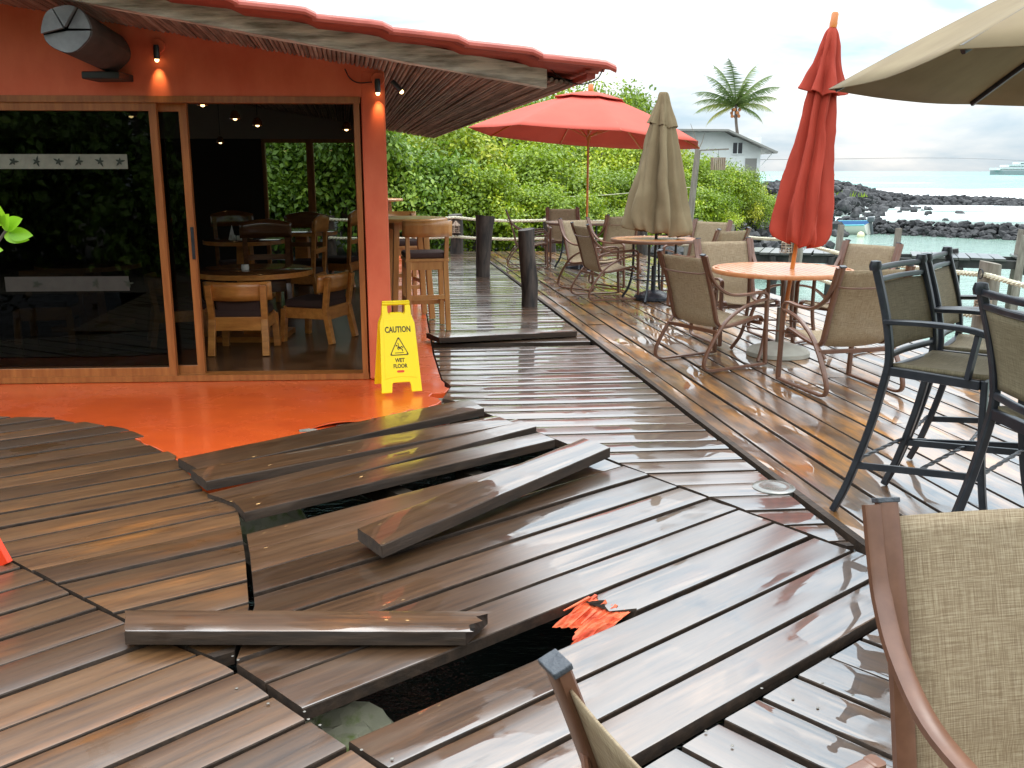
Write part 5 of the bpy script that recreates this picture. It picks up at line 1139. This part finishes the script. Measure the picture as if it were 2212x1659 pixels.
# ================================================================== boat
Bt = thing('dinghy', 'small white dinghy with turquoise rim and grey outboard moored by the breakwater', 'boat', (15.1, 43.6, -1.2), radians(52)); Bt.rotation_euler = (radians(-4), radians(-7), radians(52)); Bt.scale = (.82, .82, .82)
def hull(u, v, inset=0.):
    # u along bow(0)..stern(1), v across -1..1 keel at 0
    s = 2 * v - 1; y = 1.5 - 3.0 * u; w = .72 * min(1, (u * 2.2 + .02)) ** .6 - inset; hgt = .52 + .16 * (1 - u) ** 2
    a = abs(s); x = math.copysign(w * a ** .7, s); z = -.12 + (hgt + .12) * a ** 2.2 * 1.0
    return Vector((x, y - .02 * 0, z + inset * .6))
hb = MB(); hb.grid(lambda u, v: hull(u, v), 16, 16); hb.grid(lambda u, v: hull(.02 + u * .96, v, .05), 16, 16, 1); hb.add([hull(1, i / 16) for i in range(17)], [tuple(range(17))], 0)
hb.build('hull', [M['hull'], M['boatin']], Bt, smooth=True, fix=False)
for v in (0, 1):
    mb = MB(); mb.tube([hull(u / 14, v) + Vector((0, 0, .01)) for u in range(15)], .035, 8); mb.build('gunwale', M['hullblue'], Bt, smooth=True)
for y in (.45, -.45): MB().box((0, y, .36), (1.15, .24, .03)).build('thwart', M['hullblue'], Bt)
MB().box((.1, .05, .30), (.5, .3, .16)).build('locker', mat('orange box', (.6, .28, .05), .5), Bt, bevel=.02)
ob = MB(); ob.box((0, -1.62, .72), (.26, .36, .30)); ob.build('engine_cowl', M['grey'], Bt, bevel=.07); ob = MB(); ob.bar((0, -1.6, .6), (0, -1.68, -.25), .10, .16); ob.build('engine_leg', M['grey'], Bt, bevel=.02)
fl_ = MB(); fl_.lathe([(.0, -.16), (.10, -.13), (.16, -.03), (.15, .07), (.08, .15), (.0, .17)], 16, (15.1, 41.2, -1.14)); tag(fl_.build('mooring_float', M['buoy'], None, smooth=True), 'round cream mooring float beside the dinghy', 'float')
lb = MB(); lb.tube(catmull([(13.9, 45.0, -.6), (13.7, 46.0, -.55), (13.3, 48, .2)], 6), .012, 5); tag(lb.build('mooring_line', M['rope']), 'slack line from the dinghy bow to the rocks', 'line')
# ================================================================== ship on the horizon
Sh = thing('cruise_ship', 'white cruise ship anchored on the horizon', 'ship', (222, 400, -1.2), 0)
mb = MB(); mb.prism([(-24, 0), (-19.5, -3), (20, -3), (22, 0), (20, 3), (-19.5, 3)], 0, 3.1); mb.build('hull', mat('grey hull', (.20, .21, .22), .5), Sh)
for i, (x0, x1, z0) in enumerate(((-23, 21, 3.15), (-19, 19, 4.35), (-14, 15, 5.45), (-7, 9, 6.4))): MB().box(((x0 + x1) / 2, 0, z0 + .48), (x1 - x0, 5.2 - i * .5, .75)).build('deck_house', M['white'], Sh); MB().box(((x0 + x1) / 2, -2.64 + .25 * i, z0 + .42), ((x1 - x0) * .92, .06, .32)).build('window_band', M['windark'], Sh)

# ================================================================== house and palm
Hs = thing('shore_house', 'white shore house with a long sloping grey roof below the palm', 'house', (0, 80, 0))
MB().box((16.8, 4, 1.8), (7.4, 8, 5.0)).build('wall', M['white'], Hs)
gw = MB(); gw.add([(13.1, -.01, 4.3), (20.5, -.01, 3.0), (17.4, -.01, 4.75), (13.1, -.01, 4.75)], [(0, 1, 2, 3)]); gw.build('gable', M['white'], Hs)
rfm = MB(); rfm.grid(lambda u, v: Vector(((11.6, 17.5, 21.6)[int(round(u * 2))], -1.3 + 10.5 * v, (4.92, 4.88, 3.12)[int(round(u * 2))])), 2, 1); r_ = rfm.build('roof', M['greyroof'], Hs); md = r_.modifiers.new('s', 'SOLIDIFY'); md.thickness = .16
for (x0, x1, z0, z1) in ((12.6, 14.3, 3.3, 4.4), (18.15, 19.0, 2.95, 3.85), (15.5, 16.4, 1.0, 2.2)):
    wf = MB(); wf.box(((x0 + x1) / 2, -.03, (z0 + z1) / 2), (x1 - x0, .06, z1 - z0)); wo_ = wf.build('window', M['windark'], Hs); ff = MB()
    for x in (x0, x1, (x0 + x1) / 2): ff.box((x, -.07, (z0 + z1) / 2), (.07, .05, z1 - z0 + .1))
    ff.box(((x0 + x1) / 2, -.075, z0), (x1 - x0 + .1, .06, .08)); ff.build('frame', M['white'], wo_)
dr = MB(); dr.box((19.75, -.03, 1.75), (.95, .06, 1.7)); d__ = dr.build('shutter', M['greyroof'], Hs)
MB().bar((20.5, -.05, 1.9), (21.4, -.4, 3.05), .06, .06).build('roof_brace', M['white'], Hs); MB().box((20.35, -.02, 1.5), (.28, .08, 4)).build('corner_board', M['white'], Hs)
def palm(x, y, z0, h, R):
    T = thing('coconut_palm', 'coconut palm with feathery fronds behind the white shore house', 'tree', (x, y, z0)); rn = random.Random(4)
    MB().tube(catmull([(.9, 0, 0), (.6, 0, h * .4), (.1, 0, h * .8), (0, 0, h)], 6), [.17] * 5 + [.15] * 6 + [.13] * 8, 9).build('trunk', M['trunk'], T, smooth=True)
    specs = [(96, 1.30, 1.05), (112, 1.22, 1.0), (75, 1.28, .95), (130, .95, .9), (60, .9, .95), (152, .52, .95), (25, .62, 1.0), (168, .30, .9), (10, .38, .9), (190, .06, .9), (-5, .10, .85), (205, -.35, .75), (-25, -.30, .7), (95, .75, .8), (270, .5, .6), (265, .9, .7)]
    for i, (azd, elv, ln) in enumerate(specs):
        az = radians(azd); sx = cos(az); sy = rn.uniform(-.6, .6) if i < 14 else -.6; L_ = R * ln
        if i < 14: hd = Vector((math.copysign(max(abs(sx), .12), sx), sy * .5, 0)).normalized()
        else: hd = Vector((.2, -1, 0)).normalized()
        mb = MB(); pts = []; n = 18; p = Vector((0, 0, h)); e = elv; tint = []
        for k in range(n + 1):
            pts.append(p.copy()); p = p + (hd * cos(e) + Vector((0, 0, 1)) * sin(e)) * (L_ / n); e -= (1.15 if elv > .8 else 1.35) / n * (k / n * 1.6)
        side = hd.cross(Vector((0, 0, 1))).normalized(); base_t = rn.uniform(.05, .55) if elv > .2 else rn.uniform(.35, 1.0)
        for k in range(1, n + 1):
            for q in (0, .5):
                c_ = pts[k - 1].lerp(pts[k], q); d = (pts[k] - pts[k - 1]).normalized(); ll = L_ * .30 * (sin(pi * min(1, (k + q) / n * .9 + .12)) ** .7) * rn.uniform(.8, 1.15)
                for s in (-1, 1):
                    dirv = (side * s * .75 + d * .7 + Vector((0, 0, -.55 - .25 * rn.random()))).normalized(); tip = c_ + dirv * ll; w = d * .06
                    mb.add([c_ - w, c_ + w, tip + w * .2], [(0, 1, 2)]); tint += [min(1, max(0, base_t + rn.uniform(-.15, .15)))] * 3
        mb.tube(pts, [.045 - .035 * k / n for k in range(n + 1)], 5); tint += [min(1, base_t + .3)] * (len(mb.v) - len(tint))
        o = mb.build('frond', M['palmleaf'], T, fix=False); a = o.data.attributes.new('tint', 'FLOAT', 'POINT'); a.data.foreach_set('value', tint)
    for i in range(9):
        t = i * .7; o = MB().lathe([(.0, -.17), (.11, -.12), (.15, 0), (.11, .12), (.0, .17)], 8, (.34 * cos(t), .34 * sin(t), h - .45 - .28 * (i % 3))).build('coconut', M['coconut'], T, smooth=True)
palm(20.1, 88, -.3, 7.7, 4.5)

# ================================================================== bushes
def crown_mesh(name, lobes, n, size, matk, seed, aspect=.62):
    rn = random.Random(seed); V = []; F = []; tint = []; areas = [l[3] * l[5] + l[3] * l[4] for l in lobes]; tot = sum(areas)
    def leaf(p, nrm, s, tn):
        t = nrm.cross(Vector((rn.gauss(0, 1), rn.gauss(0, 1), rn.gauss(0, 1)))).normalized(); b = nrm.cross(t); k = len(V); w = s * aspect * .5
        V.extend((tuple(p), tuple(p + t * s * .42 + b * w), tuple(p + t * s + nrm * -s * .15), tuple(p + t * s * .42 - b * w))); F.append((k, k + 1, k + 2, k + 3)); tint.extend((tn,) * 4)
    for (cx, cy, cz, rx, ry, rz), ar in zip(lobes, areas):
        m = int(n * ar / tot); nc = max(6, m // 26); lt = rn.gauss(.44, .20)
        for c in range(nc):
            d = Vector((rn.gauss(0, 1), rn.gauss(0, 1), rn.gauss(.55, .9))).normalized(); q = .66 + .36 * rn.random() ** .6
            if rn.random() < .14: q = rn.uniform(.25, .6)
            c0 = Vector((cx + d.x * rx * q, cy + d.y * ry * q, cz + d.z * rz * q)); bt = min(1, max(0, lt + rn.gauss(0, .13))); cr2 = rn.uniform(.9, 1.7) * size * 2.2
            for j in range(26):
                o = Vector((rn.gauss(0, .5), rn.gauss(0, .5), rn.gauss(0, .42))) * cr2; nn = (d * .5 + Vector((0, 0, .75)) + Vector((rn.gauss(0, .5), rn.gauss(0, .5), rn.gauss(0, .5)))).normalized()
                leaf(c0 + o, nn, size * rn.uniform(.7, 1.3), min(1, max(0, bt + rn.gauss(0, .12))))
    me = bpy.data.meshes.new(name); me.from_pydata(V, [], F); me.materials.append(M[matk]); a = me.attributes.new('tint', 'FLOAT', 'POINT'); a.data.foreach_set('value', tint); return me
def stems_mesh(seed, h, spread):
    rn = random.Random(seed); mb = MB()
    for i in range(7):
        t = rn.uniform(0, 6.28); r = spread * rn.uniform(.3, .9); pts = catmull([(cos(t) * .12, sin(t) * .12, -.3), (cos(t) * r * .3, sin(t) * r * .3, h * .35), (cos(t) * r * .7, sin(t) * r * .7, h * .65), (cos(t) * r, sin(t) * r, h * .9)], 4)
        mb.tube(pts, [.06 * (1 - .75 * k / (len(pts) - 1)) for k in range(len(pts))], 6)
    return mb.mesh('trunk', M['trunk'], smooth=True)
def lobes_for(seed, k):
    rn = random.Random(seed); L_ = [(0, 0, .85, .85, .85, .70)]
    for i in range(k):
        d = Vector((rn.gauss(0, 1), rn.gauss(0, 1), abs(rn.gauss(.25, .75)))).normalized(); q = rn.uniform(.85, 1.12); r = rn.uniform(.22, .46)
        L_.append((d.x * q, d.y * q, .55 + d.z * q * 1.0, r, r, r * rn.uniform(.7, .95)))
    return L_
# unit bush: about 2.4 across and 1.9 high, scaled where it stands
var = []
for i, (mk, n, sz) in enumerate((('leafdark', 15000, .088), ('leaf', 17000, .072), ('leafyel', 17000, .068), ('leaf', 19000, .058), ('leafyel', 19000, .056), ('leafdark', 19000, .060))):
    var.append((crown_mesh('crown', lobes_for(20 + i, 20 + i % 3), n, sz, mk, 60 + i), stems_mesh(i, 1.3, 1.0)))
def bush(label, x, y, top, w, v, z0=-.5, rz=None, group='mangrove bushes behind the deck', name='mangrove_bush', dy=1.0):
    T = thing(name, label, 'bush', (x, y, z0), random.uniform(0, 6.28) if rz is None else rz, group); c_, s_ = var[v]
    for nm, me in (('crown', c_), ('trunk', s_)):
        o = bpy.data.objects.new(nm, me); link(o, T); o.scale = (w / 1.3, w / 1.3 * dy, (top - z0) / 1.85)
G1 = [(-7.4, 21.6, 3.0, 2.0, 0), (-5.2, 21.4, 3.1, 1.9, 0), (-3.4, 21.3, 2.9, 1.8, 0), (-2.0, 21.6, 2.35, 1.55, 0), (-.75, 21.5, 1.75, 1.35, 1), (.45, 21.8, 1.35, 1.3, 1), (1.5, 22.0, 1.1, 1.1, 1), (2.5, 22.6, .95, 1.1, 3)]
G2 = [(-4.2, 25.6, 3.7, 2.3, 1), (-1.6, 25.8, 3.4, 2.1, 2), (.55, 25.6, 2.35, 1.9, 1), (2.3, 26.2, 2.1, 1.8, 3), (4.0, 26.6, 1.75, 1.6, 1), (5.3, 26.9, 1.35, 1.3, 3)]
G3 = [(-3.6, 31, 4.8, 2.9, 4), (-.6, 31, 4.5, 2.8, 4), (2.0, 31.5, 3.7, 2.4, 3), (4.4, 32, 3.0, 2.2, 4), (6.2, 31.6, 2.5, 1.7, 3), (7.4, 32.0, 2.0, 1.4, 4), (8.3, 32.8, 1.1, 1.2, 3)]
G4 = [(-3, 38, 5.6, 3.4, 3), (.2, 37.6, 5.3, 3.2, 5), (3.2, 37.4, 5.9, 2.9, 3), (5.0, 38, 4.4, 2.0, 5), (7.3, 38.5, 2.2, 2.1, 4), (9.0, 40, 1.6, 1.7, 3)]
G5 = [(12.2, 62, 2.0, 2.8, 4), (16.0, 66, 1.2, 2.2, 4), (9, 55, 2.4, 2.8, 3)]
wh = {0: ['dark green mangrove bush at the far railing behind the building', 'broad leaved dark bush seen through the restaurant back window', 'dark green bush beside the far end of the building', 'dark glossy bush at the corner of the orange building by the rope', 'bright bush behind the dark post with the lantern', 'low bright bush behind the widening log post', 'low bush behind the chair at the open umbrella table', 'small low bush by the shore at the end of the rope'],
      1: ['tall bright bush rising behind the building eave', 'yellow green bush below the roof corner', 'rounded bright bush left of the open umbrella pole', 'bright bush behind the open red umbrella pole', 'bright bush behind the closed tan umbrella', 'small bright bush beside the grey lantern pole'],
      2: ['big yellow green bush high behind the eave', 'yellow green bush in the middle of the thicket', 'bushy green mass behind the open red umbrella', 'yellow green bush between the tan umbrella and the house', 'green bush in front of the white house', 'small yellow green bush right below the white house', 'low green bush at the edge of the lava shore'],
      3: ['far green thicket tree behind the roof', 'olive green tree crown on the skyline left of the umbrella', 'highest green tree crown above the open red umbrella', 'green tree crown on the skyline right of the umbrella', 'far yellow green bush beside the house', 'far low bush on the lava shore'],
      4: ['low green scrub below the palm house', 'low yellow green scrub on the lava point', 'green scrub at the foot of the white house']}
for gi, G in enumerate((G1, G2, G3, G4, G5)):
    for (x, y, top, w, v), lab in zip(G, wh[gi]): bush(lab, x, y, top, w, v, z0=-.6 if gi < 4 else -.8)
# trees behind the photographer, mirrored in the door glass, some added to darken reflections
for (x, y, top, w, v), lab in zip([(-13.5, -3, 5.2, 3.8, 5), (-9.4, -4.0, 5.6, 3.6, 5), (-5.8, -4.8, 5.4, 3.4, 5), (-2.6, -6.2, 5.0, 3.2, 5), (-16.8, 2.5, 5.5, 3.8, 5), (1.2, -7.5, 4.6, 3.2, 5), (5.0, -8, 4.8, 3.4, 5), (9.5, -8.5, 4.6, 3.6, 5)], ['tall dark tree mirrored at the frame edge of the door glass', 'tall dark green tree mirrored in the closed door glass', 'dark leafy tree mirrored beside the door stiles', 'dark leafy tree mirrored in the narrow pane', 'dark tree beyond the terrace end', 'unseen leafy tree added straight behind the deck', 'unseen small leaved tree added behind the deck on the sea side', 'unseen leafy tree added at the landward shore end']):
    bush(lab, x, y, top, w, v, z0=-1.6, group='trees on the landward side of the terrace', name='leafy_tree')
# grass tuft on the point
gm = MB(); rn = random.Random(2); tint = []
for i in range(900):
    x, y = 22.5 + rn.gauss(0, 1.3), 71 + rn.gauss(0, 1.2); h = rn.uniform(.25, .5); a = rn.uniform(0, 6.28); k = len(gm.v)
    gm.add([(x - .05, y, -.25), (x + .05, y, -.25), (x + .15 * cos(a), y + .15 * sin(a), -.25 + h)], [(0, 1, 2)]); tint += [rn.random()] * 3
go = gm.build('shore_grass', M['grass'], None, fix=False); a = go.data.attributes.new('tint', 'FLOAT', 'POINT'); a.data.foreach_set('value', tint); go['kind'] = 'stuff'; go['label'] = 'bright green grass on the black lava point'
# ---- sprig at the left edge, lantern pole, red post
Sg = thing('leafy_plant', 'leafy plant with lime green oval leaves at the terrace edge', 'plant', (-1.69, 3.0, 0.002))
MB().tube(catmull([(-.55, .1, 0), (-.50, .08, .5), (-.26, .02, 1.0), (.0, 0, 1.28), (.10, 0, 1.40)], 5), [.0045] * 21, 7).build('stem', M['trunk'], Sg, smooth=True)
rn = random.Random(12)
for i, (az, elv, L_, dx, dz) in enumerate([(20, .35, .085, .105, 1.405), (70, 1.0, .085, .10, 1.415), (115, 1.15, .085, .09, 1.41), (-10, -.05, .085, .115, 1.385), (150, .8, .08, .08, 1.40), (-60, -.1, .075, .10, 1.38), (200, .2, .08, .07, 1.38), (50, .6, .08, .10, 1.40), (5, .0, .05, .05, 1.335)]):
    a = radians(az); d = Vector((cos(a) * cos(elv), -.35 * sin(a) - .25, sin(elv))).normalized(); sd = d.cross(Vector((0, -1, .3))).normalized(); up = sd.cross(d); mb = MB()
    def lf(u, v):
        w = L_ * .27 * sin(pi * (.06 + .94 * u ** .8)) ** .8; s = 2 * v - 1
        return Vector((dx - .01, 0, dz - .0)) + d * L_ * u + sd * w * s + up * (.12 * w * abs(s) + .02 * L_ * sin(pi * u))
    mb.grid(lf, 8, 4); o = mb.build('leaf', M['leafnear'], Sg, smooth=True, fix=False); a_ = o.data.attributes.new('tint', 'FLOAT', 'POINT'); a_.data.foreach_set('value', [rn.uniform(.2, .9)] * len(o.data.vertices))
Rp = thing('red_stand', 'bright red painted slanting leg of a stand on the deck', 'stand', (-2.12, 3.64, .0))
MB().bar((.035, -.02, .0), (-.14, .03, .34), .05, .035, up=(0, 1, 0)).build('leg', M['redpaint'], Rp, bevel=.003); MB().bar((-.30, -.02, .0), (-.16, .03, .34), .05, .035, up=(0, 1, 0)).build('leg', M['redpaint'], Rp, bevel=.003)
MB().box((-.13, .03, .36), (.16, .06, .06)).build('top_block', M['redpaint'], Rp, bevel=.004)
Lp = thing('lantern_pole', 'leaning grey driftwood pole with a crossarm beside the bushes', 'pole', (3.75, 20.4, -.9))
MB().tube(catmull([(.0, 0, -.3), (.02, 0, .8), (.06, 0, 1.6), (.11, 0, 2.3), (.16, 0, 2.92)], 5), [.085 - .0012 * i for i in range(21)], 10).build('shaft', M['greypost'], Lp, smooth=True)
MB().bar((.14, -.02, 2.90), (.80, -.02, 2.93), .03, .03).build('crossarm', M['greypost'], Lp)
for q in ((-.15, .25, 3.3), (.0, .1, 3.45), (.28, 0, 3.25), (-.28, 0, 3.12)): MB().tube([(.16, 0, 2.9), ((.16 + q[0]) / 2 + .02, q[1] / 2, (2.9 + q[2]) / 2), q], [.014, .010, .004], 5).build('twig', M['greypost'], Lp)
Bk = thing('cane_lantern', 'square cane lantern hanging from the driftwood pole', 'lantern', (4.34, 20.38, 1.6))
for i in range(7):
    for s in (-1, 1):
        MB().bar((-.12 + .04 * i, s * .12, 0), (-.12 + .04 * i, s * .12, .26), .022, .018, up=(0, 1, 0)).build('cane_slat', M['basket'], Bk); MB().bar((s * .12, -.12 + .04 * i, 0), (s * .12, -.12 + .04 * i, .26), .018, .022, up=(0, 1, 0)).build('cane_slat', M['basket'], Bk)
MB().tube([(0, 0, .26), (0, 0, .42)], .004, 5).build('cord', M['wire'], Bk); MB().box((0, 0, .25), (.22, .22, .012)).build('cap', M['basket'], Bk)
cw = MB(); cw.tube(catmull([(-.6, 24, 1.05), (1.5, 22.5, 1.0), (3.88, 20.4, 1.25)], 8), .008, 5); tag(cw.build('wire_line', M['rope']), 'thin pale line strung across the bushes to the driftwood pole', 'line')
cw = MB(); cw.tube(catmull([(20.5, 80, 2.5), (60, 120, 3.0), (140, 220, 2.2)], 8), .018, 5); tag(cw.build('overhead_cable', M['wire']), 'thin dark cable running from the house out over the bay', 'cable')
